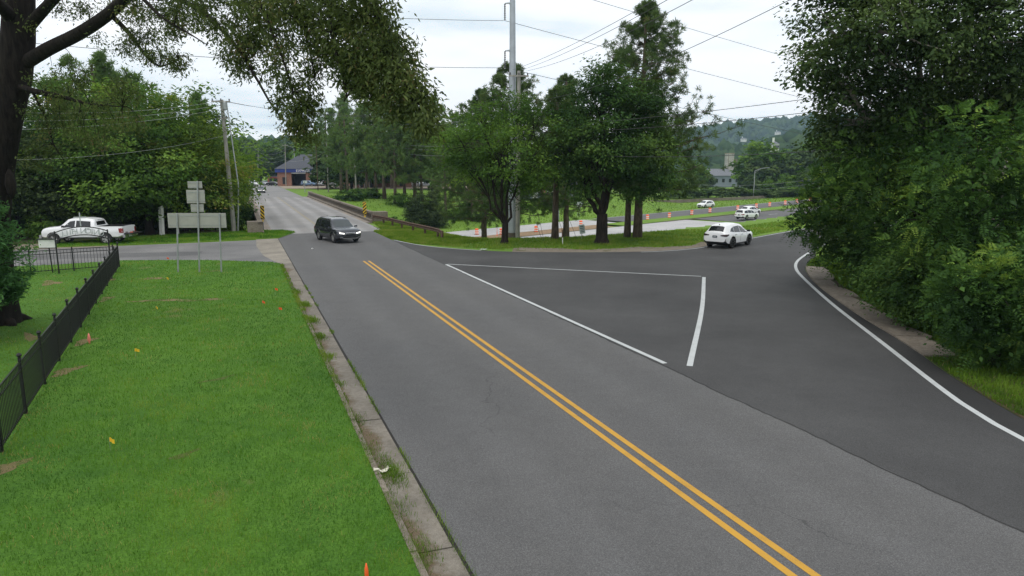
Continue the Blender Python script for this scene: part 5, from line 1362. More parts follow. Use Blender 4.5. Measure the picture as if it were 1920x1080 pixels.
# ------------------------------------------------------------------ foliage engine
def norm(a): return a / np.maximum(1e-9, np.linalg.norm(a, axis=1, keepdims=True))
def quads_mesh(name, V, v):
    """V (N,4,3) leaf corners, v (N,) hue value"""
    N = len(V); me = bpy.data.meshes.new(name)
    me.vertices.add(4 * N); me.vertices.foreach_set('co', V.reshape(-1).astype(np.float32))
    me.loops.add(4 * N); me.loops.foreach_set('vertex_index', np.arange(4 * N, dtype=np.int32))
    me.polygons.add(N); me.polygons.foreach_set('loop_start', np.arange(0, 4 * N, 4, dtype=np.int32))
    me.update(calc_edges=True)
    at = me.attributes.new('v', 'FLOAT', 'FACE'); at.data.foreach_set('value', np.clip(v, 0, 1).astype(np.float32))
    return me
def leaf_quads(ctr, nrm, along, L, W, fold=.25):
    nrm = norm(nrm); a = norm(along - nrm * np.sum(along * nrm, 1, keepdims=True)); b = np.cross(nrm, a)
    L = np.asarray(L).reshape(-1, 1); W = np.asarray(W).reshape(-1, 1)
    up = nrm * W * fold
    return np.stack([ctr - a * L * .5, ctr + b * W * .5 + up - a * L * .05, ctr + a * L * .5, ctr - b * W * .5 + up - a * L * .05], 1)
def clump_points(rng, lobes, n, shell=(.45, 1.0), gap=0.0, gs=.6, bump=.2, seed=0.0, zmin=None):
    lb = np.array(lobes, float); w = (lb[:, 3] * lb[:, 4] * lb[:, 5]) ** (2 / 3); k = rng.choice(len(lb), int(n), p=w / w.sum())
    d = norm(rng.normal(size=(int(n), 3))); r = shell[0] + (shell[1] - shell[0]) * rng.random(int(n)) ** .65
    q = np.array([mnoise.noise(Vector((x * 1.7 + seed, y * 1.7, z * 1.7 + kk * 3.1))) for (x, y, z), kk in zip(d, k)])
    P = lb[k, :3] + d * (r * (1 + bump * 2 * q))[:, None] * lb[k, 3:6]
    keep = np.ones(len(P), bool)
    if gap > 0:
        g = np.array([mnoise.noise(Vector((p[0] * gs + seed, p[1] * gs, p[2] * gs))) for p in P]); keep &= g > (gap - .5)
    if zmin is not None: keep &= P[:, 2] > zmin
    out = d * (1 / lb[k, 3:6]); return P[keep], norm(out)[keep], k[keep]
def leaves(rng, C, O, per, cr, L, W, flat=.42, up=.8, droop=.2, jit=.45, seed=0.0, vscale=.5, size_var=.35, outw=.5):
    N = len(C) * per; rep = np.repeat(np.arange(len(C)), per)
    off = rng.normal(size=(N, 3)) * cr * np.array([1, 1, flat]) * .62
    ctr = C[rep] + off
    nrm = O[rep] * outw + np.array([0, 0, up]) + rng.normal(size=(N, 3)) * jit
    al = rng.normal(size=(N, 3)) * .6 + O[rep] * .7 + off / cr * .6 - np.array([0, 0, droop])
    s = 1 + rng.normal(size=N) * size_var; s = np.clip(s, .45, 1.9)
    cv = np.array([.5 + .75 * mnoise.noise(Vector((p[0] * vscale + seed, p[1] * vscale, p[2] * vscale))) for p in C]) + rng.normal(size=len(C)) * .1
    v = cv[rep] + rng.normal(size=N) * .13
    return leaf_quads(ctr, nrm, al, L * s, W * s), v
def fronds(rng, C, O, nf, npair, fl, L, W, seed=0.0, vscale=.8, up=.35):
    """compound leaves: leaflets in pairs along arching stems"""
    n = len(C) * nf; rep = np.repeat(np.arange(len(C)), nf)
    d = norm(O[rep] * .7 + rng.normal(size=(n, 3)) * .75 + np.array([0, 0, up])); ln = fl * (1 + .25 * rng.normal(size=n))
    base = C[rep] + rng.normal(size=(n, 3)) * .12
    side = norm(np.cross(d, np.array([0, 0, 1.0]) + rng.normal(size=(n, 3)) * .3)); nrm = np.cross(side, d); nrm *= np.sign(nrm[:, 2:3] + 1e-9)
    cv = np.array([.5 + .75 * mnoise.noise(Vector((p[0] * vscale + seed, p[1] * vscale, p[2] * vscale))) for p in C]) + rng.normal(size=len(C)) * .1
    Vs, vs = [], []
    for k in range(npair):
        t = .25 + .75 * (k + .5) / npair; s = math.sin(math.pi * min(1, .25 + t * .8)) * .6 + .55
        ctr = base + d * (ln * t)[:, None] - np.array([0, 0, 1.0]) * (ln * .32 * t * t)[:, None]
        for sg in (1, -1):
            al = side * sg + d * .45 - np.array([0, 0, .18]); al = norm(al); c2 = ctr + al * (L * s * .5)
            Vs.append(leaf_quads(c2, nrm + rng.normal(size=(n, 3)) * .18, al, np.full(n, L * s), np.full(n, W * s), .15)); vs.append(cv[rep] + rng.normal(size=n) * .08)
    return np.concatenate(Vs), np.concatenate(vs)
def curve_pts(a, b, rise, n=6, r=None):
    a, b = Vector(a), Vector(b); out = []
    for i in range(n + 1):
        k = i / n; p = a.lerp(b, k); p.z += rise * math.sin(k * math.pi) * .5
        if r and 0 < i < n: p += Vector((r.uniform(-1, 1), r.uniform(-1, 1), r.uniform(-1, 1))) * (b - a).length * .035
        out.append(p)
    return out
def trunk_mesh(name, trunk_pts, trunk_r, limbs, mat, n=10):
    m = MB(); m.tube(trunk_pts, trunk_r, n)
    for pts, r0, r1 in limbs:
        k = len(pts); m.tube(pts, [r0 + (r1 - r0) * i / (k - 1) for i in range(k)], 6 if r0 > .06 else 4, cap=False)
    me = m.mesh(name, True); me.materials.append(mat); return me
def broadleaf(name, label, base, lobes, trunk_h, r0, n_cl, per, cr, L, W, mat, seed, bark='bark', stems=1, spread=.25, gap=.0, shell=(.45, 1.0), n_twig=60, group=None, flare=1.5, zmin=None, up=.7, droop=.2, vscale=.5, lean=(0, 0), outw=.5, gs=.6, cat='tree', crown='crown', flat=.42, inner=0, fr=None):
    rng = np.random.default_rng(seed); r = random.Random(seed)
    C, O, k = clump_points(rng, lobes, n_cl, shell, gap, gs, seed=seed * 1.37, zmin=zmin)
    V, v = leaves(rng, C, O, per, cr, L, W, flat, seed=seed * .77, up=up, droop=droop, vscale=vscale, outw=outw)
    if fr: V, v = fronds(rng, C, O, fr[0], fr[1], fr[2], L, W, seed * .77, vscale)
    if inner:
        C2, O2, _ = clump_points(rng, lobes, inner, (.15, .72), 0, gs, seed=seed * 2.1, zmin=zmin)
        V2, v2 = leaves(rng, C2, O2, 20, cr * 1.2, max(L, .12) * 1.3, max(W, .06) * 1.5, .8, seed=seed * .77, up=up, droop=droop, vscale=vscale, outw=outw)
        V = np.concatenate([V, V2]); v = np.concatenate([v, v2])
    root = thing(name, label, cat, base, 0, group)
    limbs = []; fork = Vector((lean[0], lean[1], trunk_h)); lb = np.array(lobes)
    tops = []
    for i, q in enumerate(lobes):
        a = fork * r.uniform(.8, 1.0) if stems == 1 else fork * r.uniform(.75, .98)
        if i >= 5: a = min((p for t_ in tops[:5] for p in t_[0][3:6]), key=lambda p: (p - Vector(q[:3])).length)
        c = Vector(q[:3]); rr = r0 * (r.uniform(.4, .55) if i < 5 else .2); pts = curve_pts(a, c, -(c - a).length * .18, 7, r); limbs.append((pts, rr, rr * .3)); tops.append((pts, rr))
    idx = rng.choice(len(C), min(n_twig, len(C)), replace=False)
    for j in idx:
        pts, rr = tops[k[j]]; s = pts[r.randint(3, len(pts) - 1)]
        limbs.append((curve_pts(s, C[j], .15, 3, r), rr * .28, .012))
    tp = [(0, 0, -.3), (0, 0, 0), (lean[0] * .15, lean[1] * .15, trunk_h * .18), (lean[0] * .6, lean[1] * .6, trunk_h * .6), fork]
    link('trunk', trunk_mesh('trunk', tp, [r0 * flare * 1.1, r0 * flare, r0 * 1.06, r0, r0 * .92], limbs, M[bark]), None, root)
    link(crown, quads_mesh(crown, V, v), M[mat], root)
    return root
def needle_quads(rng, C, per, L, W, up=.35):
    N = len(C) * per; rep = np.repeat(np.arange(len(C)), per); d = norm(rng.normal(size=(N, 3)) + np.array([0, 0, up]))
    s = L * (1 + rng.normal(size=N) * .2); ctr = C[rep] + d * (s * .5)[:, None]
    return leaf_quads(ctr, rng.normal(size=(N, 3)), d, s, W * np.ones(N), .1)
def pine_arrays(seed, H, crown0, R, r0, n_br, tufts, per, L, W, shape=1.0, lean=0.0):
    """a loblolly-like pine: whorls of limbs ending in needle tufts"""
    rng = np.random.default_rng(seed); r = random.Random(seed); limbs = []; C = []
    for i in range(n_br):
        f = (i + r.random()) / n_br; z = crown0 + (H - crown0) * f ** .9
        prof = (1 - f) ** (.55 * shape) * (.55 + .45 * min(1, f / .25 + .3)); ln = R * prof * r.uniform(.65, 1.15) + .3
        a = r.uniform(0, 2 * math.pi); e = r.uniform(.0, .3) + .5 * f
        s = Vector((lean * z / H, 0, z)); t = s + Vector((math.cos(a) * ln, math.sin(a) * ln, ln * e - .12 * ln * (1 - f)))
        pts = curve_pts(s, t, -.12 * ln, 4, r); limbs.append((pts, r0 * .2 * (1 - .6 * f), .015))
        nt = max(2, int(tufts * (.35 + ln / R)))
        for j in range(nt):
            k = 1 - .7 * r.random() ** 1.6; i0 = min(int(k * 4), 3); p = pts[i0].lerp(pts[i0 + 1], k * 4 - i0)
            C.append((p.x + r.gauss(0, .13 * ln), p.y + r.gauss(0, .13 * ln), p.z + r.gauss(.1, .1 * ln)))
            if j % 3 == 0: limbs.append(([p, Vector(C[-1])], .02, .01))
    C = np.array(C); V = needle_quads(rng, C, per, L, W)
    cv = np.array([.5 + .5 * mnoise.noise(Vector((p[0] * .6 + seed, p[1] * .6, p[2] * .6))) for p in C]) + rng.normal(size=len(C)) * .1
    v = np.repeat(cv, per) + rng.normal(size=len(V)) * .1
    tp = [(lean * k, 0, -.3 + (H + .1) * k) for k in np.linspace(0, 1, 8)]; tr = [r0 * (1.2 if k == 0 else 1) * (1 - .82 * k) + .03 for k in np.linspace(0, 1, 8)]
    return trunk_mesh('trunk', tp, tr, limbs, M['bark_pine']), quads_mesh('crown', V, v)
def pine(name, label, base, tm, cm, rz=0, sc=1.0, group=None):
    root = thing(name, label, 'tree', base, rz, group); root.scale = (sc, sc, sc)
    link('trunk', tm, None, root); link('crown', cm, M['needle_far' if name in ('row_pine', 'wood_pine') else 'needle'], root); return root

# ------------------------------------------------------------------ centre trees
def lob(base, D, items):
    """lobes given as photo px centre, radius px, with own depth offset -> local metres"""
    out = []
    for px, py, rx, rz, dy in items:
        p = dp(px, py, D + dy) - Vector(base); k = (D + dy) / FOC; out.append((p.x, p.y, p.z, rx * k, (rx * .95) * k, rz * k))
    return out
b = gp(946, 456)
broadleaf('vase_tree', 'spreading vase-shaped green tree with forked trunk right of the guardrail', b, lob(b, b.y, [(905, 235, 62, 45, 0), (870, 275, 58, 45, -.6), (960, 215, 55, 48, .8), (1000, 250, 55, 55, 0), (940, 290, 70, 50, -1.6), (1010, 310, 45, 40, -.8), (900, 320, 48, 30, .8), (1025, 330, 35, 30, .6), (960, 340, 45, 28, 1.2), (860, 300, 40, 24, -1), (990, 385, 18, 12, -1.0)]),
          1.5, .24, 360, 66, .74, .2, .09, 'leaf_mid', 3, stems=3, n_twig=160, gap=.12, gs=.5, shell=(.35, 1.05), vscale=.35, lean=(.05, 0))
b = gp(1128, 456)
broadleaf('maple_tree', 'dense dark round-crowned tree with thick forked trunk in the centre', b, lob(b, b.y, [(1130, 185, 62, 62, 0), (1085, 220, 55, 55, -.6), (1190, 215, 60, 58, .4), (1070, 285, 52, 52, .6), (1140, 275, 80, 60, -1.4), (1215, 285, 60, 58, -.2), (1105, 335, 60, 34, .2), (1190, 340, 62, 36, .8), (1240, 320, 36, 36, -.6), (1130, 140, 38, 30, .4)]),
          2.2, .42, 600, 66, .76, .21, .105, 'leaf_maple', 5, stems=3, n_twig=90, gap=.05, shell=(.3, 1.05), vscale=.35)
b = gt(1195, 446); H = dp(1203, 14, b.y).z - b.z
tm, cm = pine_arrays(21, H, H * .2, 6.0, .33, 125, 18, 34, .36, .045, 1.35, .2)
pine('tall_pine', 'tallest pine tree, rising behind the dark round-crowned tree', b, tm, cm, .6)
b = gt(1176, 445); tm2, cm2 = pine_arrays(22, 11.5, 6.0, 2.4, .25, 28, 9, 34, .32, .04, 1.0, .15)
pine('slim_pine', 'slimmer pine whose trunk stands just left of the tallest pine', b, tm2, cm2, 1.0)
b = gt(1040.5, 448); tm3, cm3 = pine_arrays(23, 11.2, 5.6, 2.8, .27, 46, 11, 32, .34, .045, 1.0, .1)
pine('lone_pine', 'pine with bare straight trunk between the two leafy centre trees', b, tm3, cm3, .3)
b = dp(958, 420, 78); b.z = tz(b.x, b.y); pine('far_pine', 'pine top showing behind the steel transmission pole', b, tm, cm, 2.2, (dp(958, 126, 78).z - b.z) / H)
b = dp(1062, 420, 80); b.z = tz(b.x, b.y); pine('far_pine', 'pine crown showing between the two leafy centre trees', b, tm, cm, 2.9, (dp(1062, 148, 80).z - b.z) / H)
b = dp(908, 420, 84); b.z = tz(b.x, b.y); pine('far_pine', 'pine crown showing left behind the vase-shaped tree', b, tm, cm, 4.1, (dp(908, 175, 84).z - b.z) / H)

# ------------------------------------------------------------------ pine row beyond the bridge
pr = [pine_arrays(31, 19, 5.0, 4.4, .34, 70, 12, 24, .5, .085, .7, .3), pine_arrays(32, 20, 6.0, 4.6, .36, 66, 12, 24, .5, .085, .7, -.4), pine_arrays(33, 17, 4.0, 4.8, .3, 70, 12, 24, .5, .085, .7, .2)]
row = [(640, 362, .95, 'first pine of the row from the left, behind the crossarm pole'), (652, 363, .82, 'second pine of the row from the left, low dark crown'), (689, 369, .98, 'pine just right of the wired pole in the row'), (706, 369.5, .9, 'second pine to the right of the wired pole'), (721, 373, .94, 'third pine to the right of the wired pole'), (741, 378.5, 1.0, 'thickest trunked pine, fourth right of the wired pole'), (759, 381, .88, 'pine left of the conical shrubs with forked top'),
       (778, 376, .95, 'pine behind the left conical shrub'), (791, 376, .9, 'pine behind the right conical shrub'), (812, 372, .95, 'pine half hidden between conical shrubs and vase tree'), (836, 387, .84, 'pine on the grass bank right of the conical shrubs'), (885, 392, .78, 'pine on the grass bank just left of the vase tree'), (660, 352, 1.05, 'tall pine standing behind the wired pole'), (735, 354, 1.08, 'tall pine at the back of the row, centre'), (850, 366, 1.02, 'tall pine at the back of the row, right end'), (614, 354, .9, 'tall pine at the left end behind the pole with crossarm')]
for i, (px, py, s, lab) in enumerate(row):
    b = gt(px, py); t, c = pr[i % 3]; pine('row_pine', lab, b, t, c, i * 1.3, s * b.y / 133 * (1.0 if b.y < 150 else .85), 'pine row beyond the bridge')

# ------------------------------------------------------------------ conical and round shrubs
def shrub(name, label, base, lobes, n_cl, per, cr, L, W, mat, seed, gap=.0, group=None, shell=(.45, 1.0), zmin=-.1, r0=.05, up=.5, droop=.15, vscale=.8, n_twig=30, outw=.6):
    return broadleaf(name, label, base, lobes, .35, r0, n_cl, per, cr, L, W, mat, seed, 'bark', 3, .4, gap, shell, n_twig, group, 1.2, zmin, up, droop, vscale, (0, 0), outw, 1.0, 'shrub', 'foliage')
def slope_pt(px, py, D):
    p = dp(px, py, D); p.z = tz(p.x, p.y); return p
b = gt(786, 424); k = b.y / FOC
shrub('conical_shrub', 'dark conical shrub, left and broader of the pair behind the guardrail', b, [(0, 0, 18 * k, 24 * k, 24 * k, 22 * k), (0, 0, 42 * k, 16 * k, 16 * k, 26 * k), (-14 * k, 0, 22 * k, 16 * k, 14 * k, 20 * k)], 260, 40, .5, .26, .1, 'leaf_dark', 41)
b = gt(815, 426); k = b.y / FOC
shrub('conical_shrub', 'dark conical shrub, right and taller of the pair behind the guardrail', b, [(0, 0, 22 * k, 20 * k, 20 * k, 26 * k), (0, 0, 52 * k, 14 * k, 14 * k, 30 * k), (10 * k, 0, 14 * k, 16 * k, 14 * k, 16 * k)], 260, 40, .5, .26, .1, 'leaf_dark', 42)
low = [(655, 384, 30, 14, 'leaf_vine', 'low leafy bush beside the bridge parapet, leftmost'), (690, 389, 26, 14, 'leaf_vine', 'low leafy bush behind the striped marker at the parapet'), (722, 400, 32, 16, 'leaf_mid', 'low bush left of the conical shrubs below the pines'), (748, 412, 26, 14, 'leaf_mid', 'low bush touching the left conical shrub'), (850, 410, 22, 12, 'leaf_mid', 'low round bush right of the conical shrubs'), (875, 408, 17, 18, 'leaf_vine', 'upright pale bush left of the vase tree'), (897, 414, 14, 8, 'leaf_dark', 'small dark bush at the foot of the grass bank')]
for i, (px, py, rx, rz, mt, lab) in enumerate(low):
    b = gt(px, py); k = b.y / FOC; shrub('low_bush', lab, b, [(0, 0, rz * .5 * k, rx * k, rx * .7 * k, rz * k), (rx * .4 * k, 0, rz * .6 * k, rx * .5 * k, rx * .5 * k, rz * .9 * k)], 90, 36, .5, .3, .16, mt, 50 + i, group='low bushes on the bank')

# ------------------------------------------------------------------ woods behind the side street
def wood_proto(seed, mat, H=13, R=4.6, trunk=3.5, n_cl=380, per=66, L=.27, W=.14):
    lb = [(0, 0, H * .72, R * .8, R * .8, H * .24), (R * .45, R * .2, H * .52, R * .75, R * .7, H * .22), (-R * .5, 0, H * .5, R * .75, R * .75, H * .22), (0, -R * .5, H * .4, R * .8, R * .7, H * .2), (R * .1, R * .4, H * .58, R * .8, R * .8, H * .22), (R * .5, -R * .3, H * .3, R * .6, R * .6, H * .16), (-R * .45, -R * .3, H * .28, R * .65, R * .6, H * .16)]
    return broadleaf('wood_tree', 'x', (0, 0, 0), lb, trunk, .28, n_cl, per, .98 if per > 30 else 1.0, L, W, mat, seed, stems=2, n_twig=40, gap=.12, shell=(.3, 1.08), vscale=.35)
protos = [wood_proto(61, 'leaf_yellow'), wood_proto(62, 'leaf_mid'), wood_proto(63, 'leaf_maple', 14, 4.8), wood_proto(64, 'leaf_dark', 12, 4.4)]
used = set()
def place_wood(kind, px, D, ty, label, rz, group='woods behind the side street', wide=1.0, zb=None):
    pz = dp(px, ty, D).z; x = dp(px, ty, D).x; z0 = tz(x, D) if zb is None else zb
    H = (13, 13, 14, 12)[kind] * .97; s = (pz - z0) / H
    o = protos[kind] if kind not in used else copy_tree(protos[kind]); used.add(kind)
    o.location = (x, D, z0); o.rotation_euler = (0, 0, rz); o.scale = (s * wide, s * wide, s); tag(o, label, 'tree', group); return o
W_ = [(0, 350, 74, 228, 'yellow-green tree directly behind the leaning utility pole', .3, .8), (0, 330, 61, 178, 'tall yellow-green tree above the sign backs', 1.7, 1.1), (1, 255, 58, 150, 'tall green tree above the pickup bed', .9, 1.1), (0, 200, 62, 165, 'yellow-tinged tree above the pickup cab', 2.8, 1.0), (1, 330, 66, 215, 'mid green tree between the sign backs and the leaning pole', 4.0, .9),
      (2, 130, 58, 175, 'dark tree above the pickup bonnet', 2.2, 1.1), (3, 60, 56, 230, 'dark tree at the far left behind the oak trunk', .5, 1.1), (3, 300, 59, 330, 'low dark understorey tree behind the white posts', 3.3, 1.3), (3, 215, 57.5, 320, 'low dark understorey tree right behind the pickup', 5.1, 1.3), (2, 370, 61, 325, 'low green understorey tree left of the leaning pole', 1.1, 1.1),
      (3, 120, 56.5, 320, 'low dark understorey tree behind the pickup front', 1.9, 1.3), (2, 20, 55, 300, 'dark tree at the left edge beyond the street', 4.4, 1.2), (0, 390, 92, 280, 'pale yellow-green small tree overhanging the far bridge parapet', 5.5, .6), (2, 408, 76, 345, 'dark small tree in the gully left of the bridge', 2.6, .7), (1, -60, 55, 190, 'tree out at the left edge beyond the oak', 3.0, 1.2), (1, 150, 70, 128, 'tall green tree behind the dark woods, left of the limb tip', 4.6, 1.0), (2, 95, 68, 140, 'tall dark green tree at the left right behind the oak trunk', .2, 1.0), (1, 290, 72, 140, 'tallest green crown behind the yellow-green trees', 5.8, 1.0)]
for kd, px, D, ty, lab, rz, wd in W_: place_wood(kd, px, D, ty, lab, rz, wide=wd)
for i, (px, D, ty, lab) in enumerate([(165, 72, 118, 'pine top rising above the woods, left of the tall green tree'), (120, 75, 165, 'pine behind the dark woods at the far left'), (235, 76, 150, 'pine rising above the woods behind the limb'), (350, 82, 188, 'pine rising behind the yellow-green trees'), (418, 92, 250, 'dark narrow pine right behind the leaning pole')]):
    x = dp(px, ty, D).x; H = dp(px, ty, D).z + 5; t, c = pr[i % 3]; pine('wood_pine', lab, (x, D, -5), t, c, i * 2.1, H / (19, 20, 17)[i % 3], 'pines above the woods')
us = [(118, 446, 26, 22, 'leaf_mid'), (250, 438, 30, 14, 'leaf_dark'), (345, 430, 34, 20, 'leaf_vine'), (395, 428, 26, 22, 'leaf_mid'), (300, 430, 26, 18, 'leaf_dark'), (455, 418, 12, 20, 'leaf_vine'), (70, 452, 30, 30, 'leaf_mid')]
ul = ['low undergrowth bush in front of the pickup bonnet', 'low dark undergrowth behind the pickup tailgate', 'pale green undergrowth behind the large sign back', 'green undergrowth at the foot of the leaning pole', 'dark undergrowth behind the white posts', 'pale bush between the leaning pole and the bridge end block', 'undergrowth bush at the left edge beyond the street']
for i, ((px, py, rx, rz, mt), lab) in enumerate(zip(us, ul)):
    b = gp(px, py, -.02) + Vector((0, 1.0, 0)); k = b.y / FOC; shrub('undergrowth_bush', lab, b, [(0, 0, rz * .6 * k, rx * k, rx * .6 * k, rz * k), (rx * .5 * k, .3, rz * .4 * k, rx * .6 * k, rx * .5 * k, rz * .8 * k)], 70, 36, .4, .24, .12, mt, 80 + i, group='undergrowth along the woods')

# ------------------------------------------------------------------ far trees
fp = [wood_proto(91, 'leaf_far', 13, 5, 3, 230, 22, .8, .5), wood_proto(92, 'leaf_far', 15, 4.6, 4, 230, 22, .8, .5), wood_proto(93, 'leaf_mid', 12, 5, 3, 230, 22, .8, .5)]
fused = set(); FH = (13, 15, 12)
def place_far(i, px, D, ty, label, group, wide=1.0, zb=-1.0):
    k = i % 3; p = dp(px, ty, D); o = fp[k] if k not in fused else copy_tree(fp[k]); fused.add(k)
    s = (p.z - zb) / FH[k]; o.location = (p.x, D, zb); o.rotation_euler = (0, 0, i * 2.4); o.scale = (s * wide, s * wide, s); tag(o, label, 'tree', group)
    return o
rf = random.Random(77)
# treeline at the end of the road
for i in range(22):
    px = 440 + i * 21 + rf.uniform(-6, 6); D = 285 + rf.uniform(0, 40); ty = 258 + rf.uniform(-8, 14) - (10 if i > 6 else 0)
    place_far(i, px, D, ty, 'rounded tree in the continuous distant treeline beyond the shop', 'treeline beyond the shop', 1.15)
for i, (px, D, ty, lab) in enumerate([(425, 215, 300, 'tree hanging over the left side of the far road'), (405, 165, 268, 'tall tree left of the far bridge end'), (400, 125, 262, 'tree left of the bridge, behind the yellow-green one'), (612, 190, 272, 'tree right behind the shop, beside the crossarm pole'), (582, 240, 262, 'tree above the right end of the shop roof'), (645, 205, 270, 'dark tree between shop and annexe'), (810, 190, 255, 'tree behind the cars right of the annexe'), (850, 185, 262, 'tree behind the row, above the grass bank'), (905, 180, 250, 'tree behind the vase tree, across the bank'), (950, 190, 265, 'tree behind the steel pole, across the bank'), (1010, 185, 262, 'tree above the grey house'), (1075, 185, 270, 'tree right of the grey house'), (1130, 190, 262, 'tree across the highway behind the dark crown'), (700, 200, 268, 'tree behind the annexe roof'), (750, 205, 262, 'tree right behind the annexe'), (655, 170, 245, 'leafy tree mixed into the left pine row')]):
    place_far(i + 1, px, D, ty, lab, 'trees across the highway', 1.1, -.5)
# woods beyond the highway, right
rw_ = [(1288, 205, 318), (1322, 212, 342), (1300, 240, 300), (1345, 220, 348), (1416, 235, 292), (1432, 240, 258), (1412, 222, 325), (1445, 235, 296), (1470, 240, 282), (1500, 235, 276), (1530, 240, 262), (1480, 222, 325), (1515, 222, 315), (1560, 225, 268), (1440, 224, 335), (1600, 230, 258), (1340, 222, 352), (1540, 250, 248), (1330, 275, 326), (1295, 270, 306), (1270, 215, 330), (1240, 210, 315), (1200, 215, 300), (1165, 220, 290)]
for i, (px, D, ty) in enumerate(rw_):
    place_far(i, px, D, ty, 'green tree in the woods %s beyond the highway' % ('left of the concrete tower' if px < 1340 else 'around the concrete tower' if px < 1390 else 'around the street lamp' if px < 1460 else 'right of the street lamp'), 'woods beyond the highway ' + ('left' if px < 1340 else 'by the tower' if px < 1390 else 'by the lamp' if px < 1460 else 'right'), 1.0, -3.2)
for i, px in enumerate(range(1275, 1600, 27)):
    place_far(i, px, 199 + (i % 3) * 3, 347 + (i * 7) % 9, 'low bushy tree in the hedge row just behind the highway barrier', 'hedge behind the highway barrier', 2.6, -3.2)
# wooded hills
def hill(name, px0, px1, D, prof, depth, seed, n_tree, ts, label):
    nx, ny = 60, 14; vs, fs = [], []; X0, X1 = dp(px0, 300, D).x, dp(px1, 300, D).x
    def hz(u, w):
        px = px0 + (px1 - px0) * u; top = dp(px, float(np.interp(px, [p[0] for p in prof], [p[1] for p in prof])), D + depth).z
        return -6 + (top + 6) * sstep(w) * .97 + 3 * mnoise.noise(Vector((u * 9, w * 4, seed)))
    for j in range(ny + 1):
        for i in range(nx + 1):
            u, w = i / nx, j / ny; y = D + depth * w; vs.append((X0 * (y / D) + (X1 - X0) * (y / D) * u, y, float(hz(u, w))))
    for j in range(ny):
        for i in range(nx):
            a = j * (nx + 1) + i; fs.append((a, a + 1, a + nx + 2, a + nx + 1))
    o = MB().add(vs, fs).build(name, M['wood_floor'], smooth=True); o['kind'] = 'structure'
    r = np.random.default_rng(seed); U, Wd = r.random(n_tree), r.random(n_tree) ** .8
    bm = bmesh.new(); bmesh.ops.create_icosphere(bm, subdivisions=1, radius=1); bv = np.array([v.co[:] for v in bm.verts]); bf = np.array([[v.index for v in f.verts] for f in bm.faces]); bm.free()
    y = D + depth * Wd; x = X0 * (y / D) + (X1 - X0) * (y / D) * U; z = np.array([float(hz(a, b)) for a, b in zip(U, Wd)])
    s = ts * (.6 + .8 * r.random(n_tree)); nv = len(bv)
    V = bv[None] * (1 + .35 * r.normal(size=(n_tree, nv, 1))) * np.stack([s, s, s * 1.1], 1)[:, None] + np.stack([x, y, z + s * .35], 1)[:, None]
    F = (bf[None] + (np.arange(n_tree) * nv)[:, None, None]).reshape(-1, 3)
    me = bpy.data.meshes.new('hill_woods'); me.vertices.add(n_tree * nv); me.vertices.foreach_set('co', V.ravel().astype(np.float32)); me.loops.add(F.size); me.loops.foreach_set('vertex_index', F.ravel().astype(np.int32))
    me.polygons.add(len(F)); me.polygons.foreach_set('loop_start', np.arange(0, F.size, 3, dtype=np.int32)); me.update(calc_edges=True)
    at = me.attributes.new('v', 'FLOAT', 'FACE'); at.data.foreach_set('value', (np.repeat(r.random(n_tree), len(bf)) * .7 + .3 * r.random(len(F))).astype(np.float32))
    w = link('hill_woods', me, M['leaf_hill']); tag(w, label, 'woodland', kind='stuff')
hill('far_hill', 900, 2000, 1350, [(900, 300), (1100, 292), (1300, 248), (1345, 242), (1420, 232), (1480, 227), (1560, 224), (1700, 215), (2000, 210)], 420, 5, 4200, 9.0, 'continuous woods covering the distant blue-green hill')
hill('near_hill', 1100, 1900, 520, [(1100, 300), (1280, 290), (1400, 290), (1460, 270), (1500, 258), (1560, 250), (1700, 240), (1900, 240)], 240, 6, 1500, 6.5, 'continuous woods on the lower hill behind the highway trees')
hill('back_hill', 200, 1000, 900, [(200, 280), (480, 272), (600, 268), (800, 280), (1000, 285)], 200, 7, 1200, 8.0, 'continuous woods on the low rise beyond the shop')
def hill_house(px, py, D, w, label):
    p = dp(px, py, D); root = thing('hill_house', label, 'house', p)
    MB().box((0, 0, 1), (w, 5, 6)).build('wall', M['trim_white'], root); hip(MB(), -w / 2, w / 2, -2.5, 2.5, 3.9, 2.2, .5).build('roof', M['roof_grey'], root)
    for k in range(3): MB().box((-w / 3 + w / 3 * k, -2.52, 2.2), (1.3, .1, 1.8)).build('window', M['glass'], root)
    MB().box((-w / 4, 0, 6), (1.2, 1.2, 5)).build('chimney', M['trim_white'], root)
hill_house(1394, 264, 1440, 11, 'pale mansion with chimneys half way up the distant hill')
hill_house(1458, 251, 1560, 11, 'tan house high on the distant hill')
hill_house(1452, 281, 500, 4.5, 'flat pale building showing above the woods right of the lamp')
